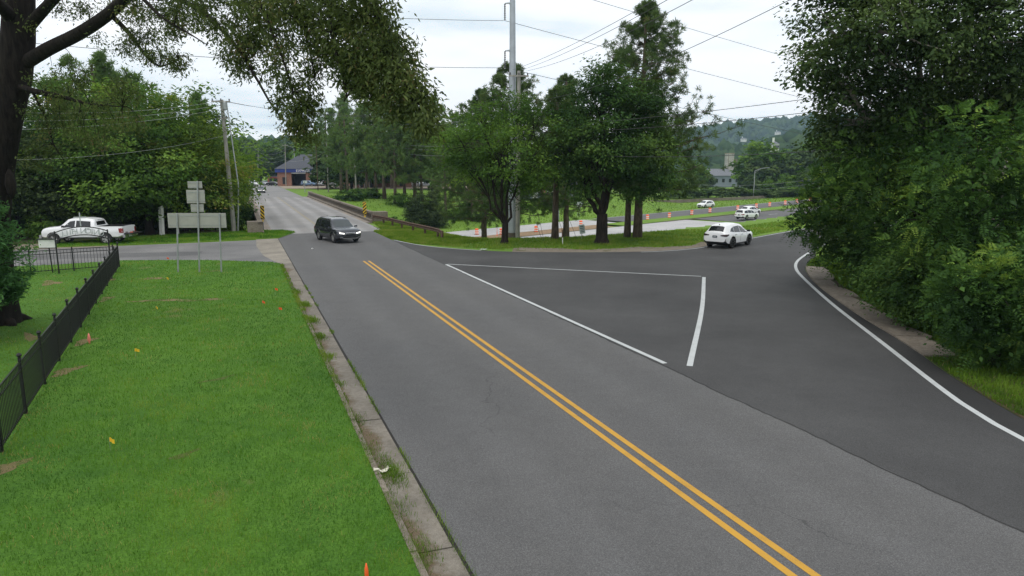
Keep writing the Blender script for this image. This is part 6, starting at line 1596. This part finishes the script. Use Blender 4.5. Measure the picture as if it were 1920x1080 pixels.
# ------------------------------------------------------------------ foreground oak
def oak():
    rng = np.random.default_rng(7); r = random.Random(7)
    b = gp(2, 606, .07); D = b.y
    root = thing('oak_tree', 'big dark oak at the left with a limb and drooping leaves overhead', 'tree', b)
    def w(px, py, d): return dp(px, py, d) - b
    trunk = [Vector((0, 0, -.4)), Vector((0, 0, .1)), w(2, 540, D), w(-2, 400, D), w(4, 300, D), w(14, 220, D), w(26, 140, D), w(34, 70, D), w(38, -40, D), w(46, -200, D)]
    trad = [.8, .66, .42, .34, .4, .46, .54, .5, .42, .3]
    def ppl(*q): return smooth_poly([w(*x) for x in q], .5)
    limbs = []
    def limb(pts, r0, r1): limbs.append((pts, r0, r1)); return pts
    L = {}
    L['A'] = limb(ppl((44, 120, D), (90, 92, D - .6), (150, 62, D - 1.2), (205, 25, D - 2), (260, -25, D - 3), (350, -70, D - 5), (470, -90, 17), (600, -70, 15.2), (690, 10, 14), (745, 110, 13.2), (775, 190, 12.8)), .22, .008)
    L['B'] = limb(ppl((380, -76, 18.6), (470, -20, 16.5), (510, 60, 15.6), (540, 140, 15.1), (556, 215, 14.8)), .08, .008)
    L['C'] = limb(ppl((260, -25, D - 3), (360, 10, 19.5), (420, 60, 17.5), (465, 120, 16.4), (505, 190, 15.8), (530, 225, 15.5)), .1, .012)
    L['D'] = limb(ppl((205, 25, D - 2), (240, 60, 21.8), (270, 100, 21.2), (300, 125, 20.8), (335, 110, 20.2)), .09, .012)
    L['E'] = limb(ppl((600, -70, 15.2), (620, 20, 14.4), (630, 100, 14.0), (650, 170, 13.8), (645, 190, 13.6)), .06, .008)
    L['F'] = limb(ppl((520, -85, 16.4), (560, 20, 15.4), (580, 90, 14.9), (590, 150, 14.6)), .06, .008)
    L['G'] = limb(ppl((44, 60, D), (90, 10, 23), (140, -40, 22), (180, -60, 20)), .2, .04)
    L['I'] = limb(ppl((180, -60, 20), (240, -30, 19.5), (300, 30, 19), (350, 60, 18.6), (390, 85, 18.2)), .07, .01)
    L['K'] = limb(ppl((30, 160, D), (60, 170, D - .6), (110, 180, 23.2), (170, 195, 22.6), (230, 200, 22)), .12, .012)
    L['M'] = limb(ppl((60, 170, D - .6), (85, 220, 23.8), (100, 270, 23.8), (120, 300, 23.8)), .06, .012)
    L['J'] = limb(ppl((30, 40, D), (0, 10, D - 1), (-40, -20, D - 2), (-120, -60, D - 3)), .25, .08)
    # lobes of foliage: px, py, depth, radius px (x, y), leaves weight
    F = [(440, 10, 17.2, 60, 36, 1.0), (500, 15, 16.2, 65, 50, 1.2), (570, 20, 15.2, 65, 60, 1.4), (640, 25, 14.4, 70, 60, 1.5), (700, 45, 13.6, 52, 60, 1.3), (725, 95, 13.2, 48, 50, 1.2), (750, 150, 12.9, 42, 38, 1.0), (680, 110, 13.9, 55, 42, 1.2), (625, 85, 14.6, 45, 30, .7),
         (790, 195, 12.8, 20, 36, .4), (800, 235, 12.7, 14, 26, .2), (740, 190, 13.2, 34, 20, .5), (690, 155, 13.6, 36, 20, .5), (655, 140, 14.0, 26, 20, .3), (530, 85, 15.3, 36, 24, .5), (475, 70, 16.4, 40, 24, .5), (500, 125, 15.8, 26, 14, .25), (545, 150, 15.0, 26, 16, .3), (515, 180, 15.4, 24, 14, .3), (575, 190, 14.8, 22, 14, .3), (560, 225, 14.7, 18, 16, .28), (535, 215, 15.1, 14, 12, .2), (585, 130, 14.8, 20, 12, .2), (572, 248, 14.7, 9, 12, .12),
         (400, 50, 18, 36, 22, .4), (370, 20, 19, 46, 24, .6), (330, 50, 19.5, 26, 16, .25), (430, 95, 17.2, 24, 14, .22), (455, 120, 16.6, 20, 14, .2), (300, 15, 20, 46, 20, .6), (245, 15, 21, 36, 20, .4), (265, 60, 21.2, 30, 18, .4), (290, 100, 20.8, 30, 16, .4), (330, 112, 20.3, 20, 10, .2), (200, 8, 22, 28, 12, .22), (150, 15, 22.8, 28, 16, .25), (105, 18, 23, 22, 16, .2), (12, 22, 23.5, 26, 20, .3), (75, 45, 23, 20, 12, .12), (230, 90, 21.6, 22, 10, .18), (180, 70, 22, 12, 8, .08),
         (600, -70, 14.5, 120, 40, 1.5), (450, -60, 17, 110, 36, 1.2), (300, -50, 20, 90, 36, 1.0), (690, -50, 13, 50, 36, .8), (100, -60, 22, 100, 36, .9),
         (120, 150, 23, 50, 30, .7), (100, 210, 23.5, 50, 40, .8), (180, 200, 22.5, 50, 36, .6), (90, 280, 24, 40, 36, .5), (230, 170, 21.5, 36, 24, .4), (170, 260, 23, 50, 30, .45), (240, 230, 22, 30, 24, .25)]
    C, O = [], []; nodes = [p for pts in L.values() for p in pts]; NA = np.array([p[:] for p in nodes])
    for px, py, d, rx, ry, wt in F:
        c = w(px, py, d); k = d / FOC; n = int(54 * wt)
        for _ in range(n):
            q = Vector((r.gauss(0, 1), r.gauss(0, 1), r.gauss(0, 1))); q.normalize(); q *= r.random() ** .45
            p = c + Vector((q.x * rx * k, q.y * max(rx, ry) * k * 1.15, q.z * ry * k))
            if mnoise.noise(p * 2.3 + Vector((5, 2, 9))) < -.1: continue
            C.append(p); O.append(Vector((q.x, q.y, q.z - .5)).normalized())
    for p in C[::2]:
        d = np.linalg.norm(NA - np.array(p[:]), axis=1); q = nodes[int(np.argmin(d))]
        if d.min() < 3.2: limbs.append((curve_pts(q, p, .25, 3, r), .016, .005))
    C = np.array([p[:] for p in C]); O = np.array([p[:] for p in O])
    per = 56; N = len(C) * per; rep = np.repeat(np.arange(len(C)), per)
    # drooping sprays: each clump is a hanging tassel of lanceolate leaves
    off = rng.normal(size=(N, 3)) * np.array([.15, .15, .14]); off[:, 2] -= .1
    dirn = np.stack([off[:, 0] * 2.2, off[:, 1] * 2.2, -np.abs(rng.normal(size=N)) * .75 - .15 + 0 * off[:, 2]], 1) + rng.normal(size=(N, 3)) * .35
    s = np.clip(1 + rng.normal(size=N) * .28, .5, 1.7)
    V = leaf_quads(C[rep] + off, rng.normal(size=(N, 3)) + np.array([0, 0, .6]), dirn, .1 * s, .036 * s, .3)
    v = np.repeat(np.clip(.45 + rng.normal(size=len(C)) * .22, 0, 1), per) + rng.normal(size=N) * .12
    tk = link('trunk', trunk_mesh('trunk', trunk, trad, limbs, M['bark_oak_shaded'], 16), None, root)
    # burl on the trunk
    q = w(20, 345, D - .25); mb = MB(); mb.lathe([(.02, -.5), (.12, -.3), (.17, 0), (.12, .3), (.03, .5)], 10, q[:]); mb.build('burl', M['bark_oak_shaded'], tk, smooth=True)
    # surface roots
    for a in (-.5, .9, 2.2): MB().tube([(0, 0, .3), (math.cos(a) * .7, math.sin(a) * .7, .06), (math.cos(a) * 1.1, math.sin(a) * 1.1, -.15)], [.3, .16, .05], 8).build('root', M['bark_oak_shaded'], tk, smooth=True)
    link('foliage', quads_mesh('foliage', V, v), M['leaf_oak'], root)
oak()
# cedar in front of the trunk
b = gp(-58, 640, .07)
rng = np.random.default_rng(12)
def cedar():
    r = random.Random(12); root = thing('cedar_tree', 'bright green feathery cedar at the left edge in front of the oak trunk', 'tree', b)
    C, O, limbs = [], [], []
    for i in range(230):
        z = 1.3 + 4.6 * r.random(); R = (1.75 if z < 2.4 else 1.75 * (1 - (z - 2.4) / 4.4)) * (.75 if z < 1.0 else 1) * r.uniform(.7, 1.12); a = r.uniform(0, 6.28)
        t = Vector((math.cos(a) * R, math.sin(a) * R, z + .15)); limbs.append((curve_pts((0, 0, z - .3), t, -.2, 3, r), .03, .01))
        for k in range(11):
            f = 1 - .6 * r.random(); p = Vector((t.x * f, t.y * f, z - .3 + .45 * f)) + Vector((r.gauss(0, .14), r.gauss(0, .14), r.gauss(0, .1))); C.append(p[:]); O.append((math.cos(a), math.sin(a), .25))
    C, O = np.array(C), np.array(O); V, v = leaves(rng, C, O, 20, .2, .17, .05, .8, .4, -.1, .6, 3.0, 1.5, .3, .6)
    link('trunk', trunk_mesh('trunk', [(0, 0, -.2), (0, 0, 3), (0, 0, 6)], [.2, .14, .03], limbs, M['bark']), None, root); link('crown', quads_mesh('crown', V, v), M['cedar'], root)
cedar()

# ------------------------------------------------------------------ right-hand trees and thicket
b = Vector((20.5, 29.5, 0))
broadleaf('shade_tree', 'huge dark shade tree filling the upper right corner', b, lob(b, 27, [(1560, 60, 78, 70, 1), (1540, 130, 62, 50, 0), (1580, 180, 60, 50, .5), (1650, 60, 110, 80, -1), (1680, 170, 95, 70, 0), (1770, 60, 130, 100, -1), (1800, 190, 110, 80, 1), (1900, 90, 140, 120, -1), (1900, 220, 110, 80, 0), (1700, -60, 160, 80, 0), (1900, -60, 160, 90, 0), (1600, -40, 90, 60, 1), (1560, 240, 45, 45, 1.5), (1620, 250, 60, 50, 1)]),
          6.5, .5, 1700, 34, .5, .16, .085, 'leaf_shade', 101, 'bark_pale', n_twig=160, gap=.04, inner=500, gs=.7, shell=(.3, 1.06), vscale=.5, stems=1)
def thick(name, label, D, items, base, n, per, L, W, mat, seed, gap=.36, up=.75, fr=None):
    bb = Vector(base); return broadleaf(name, label, bb, lob(bb, D, items), 1.2, .14, int(n * (.72 if not fr else .6)), int(per * 1.5), .56, L * .72, W * .72, mat, seed, 'bark', 3, .3, gap, (.78, 1.14), 60, 'roadside thicket on the right', 1.2, .02, up, .25, .9, (0, 0), .55, 1.1, 'shrub', 'foliage', .3, int(n * .4), fr)
thick('vine_shrub', 'tallest vine-draped thicket tree below the shade tree, centre right', 27, [(1640, 300, 70, 60, 0), (1700, 250, 70, 65, .5), (1720, 330, 85, 70, -.5), (1640, 380, 75, 60, 0), (1700, 430, 80, 70, -.8), (1780, 300, 80, 80, 1), (1720, 220, 38, 40, .5), (1770, 400, 80, 80, 0)], (16.8, 27.5, 0), 900, 34, .19, .085, 'leaf_vine', 111, .3, .7, (5, 6, .62))
thick('vine_shrub', 'leafy thicket shrub reaching left over the ramp edge line', 33, [(1545, 400, 52, 45, -.5), (1570, 350, 55, 50, 0), (1600, 420, 65, 60, 0), (1560, 450, 50, 35, 0), (1600, 330, 60, 55, 1), (1525, 425, 34, 20, -1), (1620, 480, 60, 50, .5)], (17.3, 33.5, 0), 760, 34, .2, .09, 'leaf_vine', 112, .3, .7, (5, 6, .62))
thick('vine_shrub', 'dark thicket shrub at the far right behind the feathery one', 22, [(1830, 300, 90, 90, 0), (1900, 330, 100, 100, 0), (1800, 400, 90, 80, -.3), (1880, 430, 100, 80, -.5), (1790, 480, 80, 70, 0), (1860, 520, 90, 70, -.6), (1960, 400, 100, 110, 0)], (15.8, 22.5, 0), 900, 34, .17, .07, 'leaf_vine', 113, .3, .7, (5, 7, .62))
thick('feathery_shrub', 'bright feathery shrub lowest at the right edge beside the grass', 18.3, [(1865, 550, 78, 58, 0), (1805, 570, 56, 46, .4), (1905, 605, 76, 56, 0), (1845, 622, 62, 42, .2), (1935, 530, 80, 70, 0), (1970, 625, 80, 66, -.4)], (13.6, 18.6, 0), 900, 34, .15, .05, 'leaf_vine', 114, .22, .7, (6, 8, .6))
thick('dark_shrub', 'dark low shrub at the foot of the thicket, mid right', 24, [(1710, 515, 60, 50, 0), (1760, 555, 66, 50, -.6), (1700, 560, 42, 28, -.5), (1815, 595, 52, 42, -1.5), (1750, 590, 46, 26, -1), (1800, 628, 46, 26, -2.2), (1665, 530, 38, 36, .8)], (15.2, 23.0, 0), 620, 34, .16, .075, 'leaf_maple', 115)
thick('dark_shrub', 'dark shrub behind the small grass patch at the ramp bend', 31, [(1630, 500, 46, 35, 0), (1660, 480, 50, 40, 0), (1610, 465, 40, 30, .5), (1680, 530, 40, 28, -.8), (1680, 470, 60, 60, 1)], (17.6, 31.0, 0), 420, 34, .17, .085, 'leaf_maple', 116)
thick('backdrop_shrub', 'deep dark thicket standing behind the vine shrubs', 34, [(1680, 300, 110, 90, 0), (1800, 300, 120, 110, 0), (1900, 320, 130, 130, 0), (1700, 450, 110, 80, 0), (1820, 480, 120, 90, 0), (1950, 480, 120, 110, 0)], (26, 34.5, 0), 700, 30, .3, .17, 'leaf_dark', 117, .1)

# ------------------------------------------------------------------ broken concrete strip beside the ramp
strip_ = tag(link('broken_walk', MB().mesh('broken_walk')), kind='structure')
bs = resample([p for p in SHOP if 19.5 < p.y < 38.5], 9); r9 = random.Random(9)
for a_, b_ in zip(bs[:-1], bs[1:]):
    d = (b_ - a_).normalized(); n = Vector((d.y, -d.x, 0)); g = d * .02; w0, w1 = r9.uniform(.7, 1.25), r9.uniform(.7, 1.25)
    P = [a_ + g, b_ - g, b_ - g + n * w1, (a_ + b_) / 2 + n * (w0 + w1) * .55, a_ + g + n * w0]
    MB().prism(list(reversed([(p.x, p.y) for p in P])), -.05, .06 + r9.uniform(-.015, .02)).build('slab', M['concrete_old'], strip_)
# ------------------------------------------------------------------ grass
def in_poly(x, y, poly):
    c = np.zeros(len(x), bool); n = len(poly); j = n - 1
    for i in range(n):
        xi, yi, xj, yj = poly[i][0], poly[i][1], poly[j][0], poly[j][1]
        t = ((yi > y) != (yj > y)) & (x < (xj - xi) * (y - yi) / (yj - yi + 1e-12) + xi); c ^= t; j = i
    return c
def blades(name, label, pts, z, h, w, mat, seed, vbias=0.0, patch=.25, hp=.5, dry=0.0):
    rng = np.random.default_rng(seed); N = len(pts); a = rng.random(N) * 6.283
    pn = np.array([mnoise.noise(Vector((p[0] * hp, p[1] * hp, seed))) for p in pts]); p2 = np.array([mnoise.noise(Vector((p[0] * 2.2, p[1] * 2.2, seed + 5))) for p in pts])
    H = h * np.clip(1 + rng.normal(size=N) * .3 + pn * .5 + p2 * .5, .3, 2.2); lean = rng.normal(size=(N, 2)) * .38 * H[:, None] + np.stack([.1 * H, -.05 * H], 1)
    bx = np.stack([np.cos(a), np.sin(a)], 1) * (w * .5)[:, None]
    B = np.column_stack([pts, z]); V = np.zeros((N, 5, 3))
    V[:, 0] = B; V[:, 0, :2] -= bx; V[:, 1] = B; V[:, 1, :2] += bx
    mid = B.copy(); mid[:, :2] += lean * .35; mid[:, 2] += H * .55; V[:, 2] = mid; V[:, 2, :2] += bx * .75; V[:, 3] = mid; V[:, 3, :2] -= bx * .75
    tip = B.copy(); tip[:, :2] += lean; tip[:, 2] += H * np.clip(1 - .5 * np.linalg.norm(lean, axis=1) / H, .4, 1); V[:, 4] = tip
    me = bpy.data.meshes.new(name); me.vertices.add(5 * N); me.vertices.foreach_set('co', V.ravel().astype(np.float32))
    i = np.arange(N)[:, None] * 5; F = np.concatenate([i + 0, i + 1, i + 2, i + 3, i + 3, i + 2, i + 4], 1)
    me.loops.add(7 * N); me.loops.foreach_set('vertex_index', F.ravel().astype(np.int32)); me.polygons.add(2 * N)
    ls = np.stack([np.arange(N) * 7, np.arange(N) * 7 + 4], 1).ravel(); me.polygons.foreach_set('loop_start', ls.astype(np.int32)); me.update(calc_edges=True)
    v = np.clip(.45 + pn * patch * 2.8 + p2 * .42 + rng.normal(size=N) * .13 + vbias, 0, .93); pd = .015
    if dry: pd = .02 + dry * sstep((np.array([mnoise.noise(Vector((p[0] * .8 + 40, p[1] * .8, seed))) + .5 * mnoise.noise(Vector((p[0] * 3.1, p[1] * 3.1, seed + 9))) for p in pts]) - .25) / .3)
    v = np.where(rng.random(N) < pd, 1.0, v)
    at = me.attributes.new('v', 'FLOAT', 'FACE'); at.data.foreach_set('value', np.repeat(v, 2).astype(np.float32))
    o = link(name, me, M[mat]); tag(o, label, 'grass', kind='stuff'); return o
def scatter(poly, n, seed, dens, fov=.84):
    rng = np.random.default_rng(seed); P = np.array(poly); lo, hi = P.min(0), P.max(0); lo[1] = max(lo[1], 5.5)
    # sample with density falling off with distance
    x = lo[0] + (hi[0] - lo[0]) * rng.random(n); y = lo[1] + (hi[1] - lo[1]) * rng.random(n)
    k = in_poly(x, y, P) & (np.abs(x) < y * fov + .6) & (rng.random(n) < dens(np.hypot(x, y))); return np.stack([x[k], y[k]], 1)
def soil_mask(p, spots):
    k = np.ones(len(p), bool); rng = np.random.default_rng(3)
    for cx, cy, rx, ry in spots: k &= ~((((p[:, 0] - cx) / rx) ** 2 + ((p[:, 1] - cy) / ry) ** 2 < 1) & (rng.random(len(p)) < .55))
    return k
SPOTS = []
for px, py, rx, ry in [(290, 522, .7, .35), (300, 563, 1.1, .25), (383, 562, .8, .2), (400, 508, .7, .12), (410, 710, .42, .1), (345, 852, .3, .1), (15, 875, .35, .2), (125, 695, .5, .25), (160, 640, .5, .22), (200, 560, .6, .22), (205, 525, .8, .2), (95, 530, .8, .35), (60, 632, .7, .2)]:
    q = gp(px, py, .08); SPOTS.append((q.x, q.y, rx, ry))
fa, fb_ = Vector((-8.9, 10.4)), Vector((-22, 37.9))
def left_of_fence(p): return (fb_.x - fa.x) * (p[:, 1] - fa.y) - (fb_.y - fa.y) * (p[:, 0] - fa.x) > 0
lp = [(p[0], p[1]) for p in LAWN]; lp = [p if p[0] > -45 else (-45, p[1]) for p in lp]
g = scatter(lp, 1500000, 1, lambda d: np.clip((9.5 / d) ** 1.35, 0, 1)); lf = left_of_fence(g); k = soil_mask(g, SPOTS) & (~lf | (np.random.default_rng(4).random(len(g)) < .6)); g, lf = g[k], lf[k]
d = np.hypot(g[:, 0], g[:, 1])
near = ~lf
blades('lawn_grass', 'bright green mown grass between fence and kerb', g[near], np.full(near.sum(), .07), .075, .0065 * (d[near] / 9.5) ** .72, 'grass', 2, .06, .25, .5, .3)
blades('cemetery_grass', 'duller patchy grass on the far side of the fence', g[lf], np.full(lf.sum(), .07), .055, .0075 * (d[lf] / 9.5) ** .72, 'grass_rough', 3, -.05, .3, .5, .5)
print('lawn blades', len(g))
# rough verge beyond the ramp and on the island, ramp bend patch, right edge
vg = [(p.x, p.y + .9) for p in FARE if p.x < 26] + [(40, 84), (20, 64), (4, 57), (-6, 56), (-13.5, 66)]
g = scatter(vg, 260000, 5, lambda d: np.clip((48 / d) ** 1.3, 0, 1)); gx = (g[:, 0] > -.5) & (g[:, 0] < 17); e = np.interp(g[:, 0], [p.x for p in FARE], [p.y for p in FARE])
g = g[~(gx & (g[:, 1] - e < 2.0 + .5 * np.sin(g[:, 0] * .9) - .3 * np.random.default_rng(8).random(len(g))) & (np.random.default_rng(6).random(len(g)) < .93))]
blades('verge_grass', 'long rough grass on the verge between ramp and highway', g, terrain(g[:, 0], g[:, 1]), .15, np.full(len(g), .028), 'grass_rough', 7, .16)
vr = [tuple(RF(s, 10.9)[:2]) for s in (52, 56, 61)] + [tuple(RF(61.4, 11.95)[:2]), tuple(RF(71.2, 12.6)[:2]), tuple(RF(71.2, 16.5)[:2]), (-6, 62), (-2, 60), (-2, 53), (-4.6, 49.2), tuple(FARE[4][:2]), tuple(FARE[0][:2])]
g = scatter(vr, 190000, 8, lambda d: np.ones_like(d)); blades('roadside_grass', 'short bright grass around the guardrail', g, terrain(g[:, 0], g[:, 1]), .15, np.full(len(g), .028), 'grass_rough', 9, .2)
g = scatter(GS, 60000, 10, lambda d: np.ones_like(d)); blades('island_grass', 'bright grass on the island behind the side street', g, np.full(len(g), .065), .11, np.full(len(g), .028), 'grass', 11, .15)
rp_ = [(p.x + .05, p.y) for p in SHOP if p.y < 47]; rp_ = rp_ + [(p[0] + 4.5, p[1]) for p in reversed(rp_)]
g = scatter(rp_, 330000, 12, lambda d: np.clip((20 / d) ** 1.2, 0, 1)); dd = np.hypot(g[:, 0], g[:, 1]); e = np.interp(g[:, 1], [p.y for p in SHOP], [p.x for p in SHOP])
kk = ~((g[:, 1] > 19.5) & (g[:, 1] < 38) & (g[:, 0] - e < 1.15)); g, dd = g[kk], dd[kk]
blades('thicket_grass', 'grass growing under the right-hand thicket beside the ramp', g, np.full(len(g), -.0), .14, .014 * (dd / 16) ** .8, 'grass_rough', 13, -.15)
# weeds in the gutter joints
rw = random.Random(31); wp = []
for s, t, n, sp in [(8.9, 2.16, 300, .2), (11.6, 2.28, 700, .3), (12.3, 2.2, 300, .5), (10.2, 2.14, 200, .4), (14.5, 2.05, 260, .2), (17.3, 2.05, 140, .16), (20.1, 2.15, 160, .16), (22.7, 2.16, 420, .26), (25.3, 2.2, 380, .26), (28.4, 2.2, 420, .3), (6.0, 2.1, 200, .2), (31.6, 2.1, 260, .3)]:
    for _ in range(n): q = RF(s + rw.gauss(0, sp), min(2.6, t + rw.gauss(0, .1))); wp.append((q.x, q.y))
for s in np.arange(4, 34, .1):
    if mnoise.noise(Vector((s * .8, 3.3, 0))) > .12:
        for _ in range(7): q = RF(s + rw.gauss(0, .06), 2.62 + rw.gauss(0, .03)); wp.append((q.x, q.y))
for s in np.arange(4, 41, .02):
    for _ in range(7): q = RF(s + rw.gauss(0, .03), 1.99 + .07 * mnoise.noise(Vector((s * 1.7, 8.1, 0))) + rw.gauss(0, .045)); wp.append((q.x, q.y))
wp = np.array(wp); dd = np.hypot(wp[:, 0], wp[:, 1]); blades('gutter_weeds', 'weeds and tufts sprouting in the gutter joints and kerb edge', wp, np.full(len(wp), .03), .1, .007 * (dd / 9.5) ** .72, 'grass_rough', 14)
# far meadow texture: coarse tufts on the bank across the highway
r5 = np.random.default_rng(15); n = 42000; x = r5.uniform(-45, 95, n); y = r5.uniform(95, 205, n); hd = hw_dist(x, y); k = (hd > 13) & (hd < 60) & (np.abs(x) < y * .8); s_ = x * E1.x + y * E1.y; t_ = x * R1.x + y * R1.y; k &= ~((t_ > 0) & (t_ < 14)); x, y = x[k], y[k]
blades('bank_grass', 'bright grass bank across the highway', np.stack([x, y], 1), terrain(x, y), .28, np.full(len(x), .1), 'grass_rough', 16, .08, .2, .1)
# dry leaves and grit on the soil under the fence
# ------------------------------------------------------------------ haze
def haze():
    m = bpy.data.materials.new('haze'); m.use_nodes = True; t = m.node_tree; t.nodes.clear(); o = t.nodes.new('ShaderNodeOutputMaterial'); v = t.nodes.new('ShaderNodeVolumePrincipled')
    v.inputs['Color'].default_value = (.55, .76, 1.0, 1); v.inputs['Density'].default_value = HAZE; v.inputs['Anisotropy'].default_value = .0; t.links.new(v.outputs[0], o.inputs['Volume'])
    ob = MB().box((0, 900, 95), (4200, 2400, 212)).build('haze', m); tag(ob, 'thin pale haze in the air over the whole place', 'haze', kind='stuff')
HAZE = 0.00016
USE_HAZE = True
if USE_HAZE: haze()
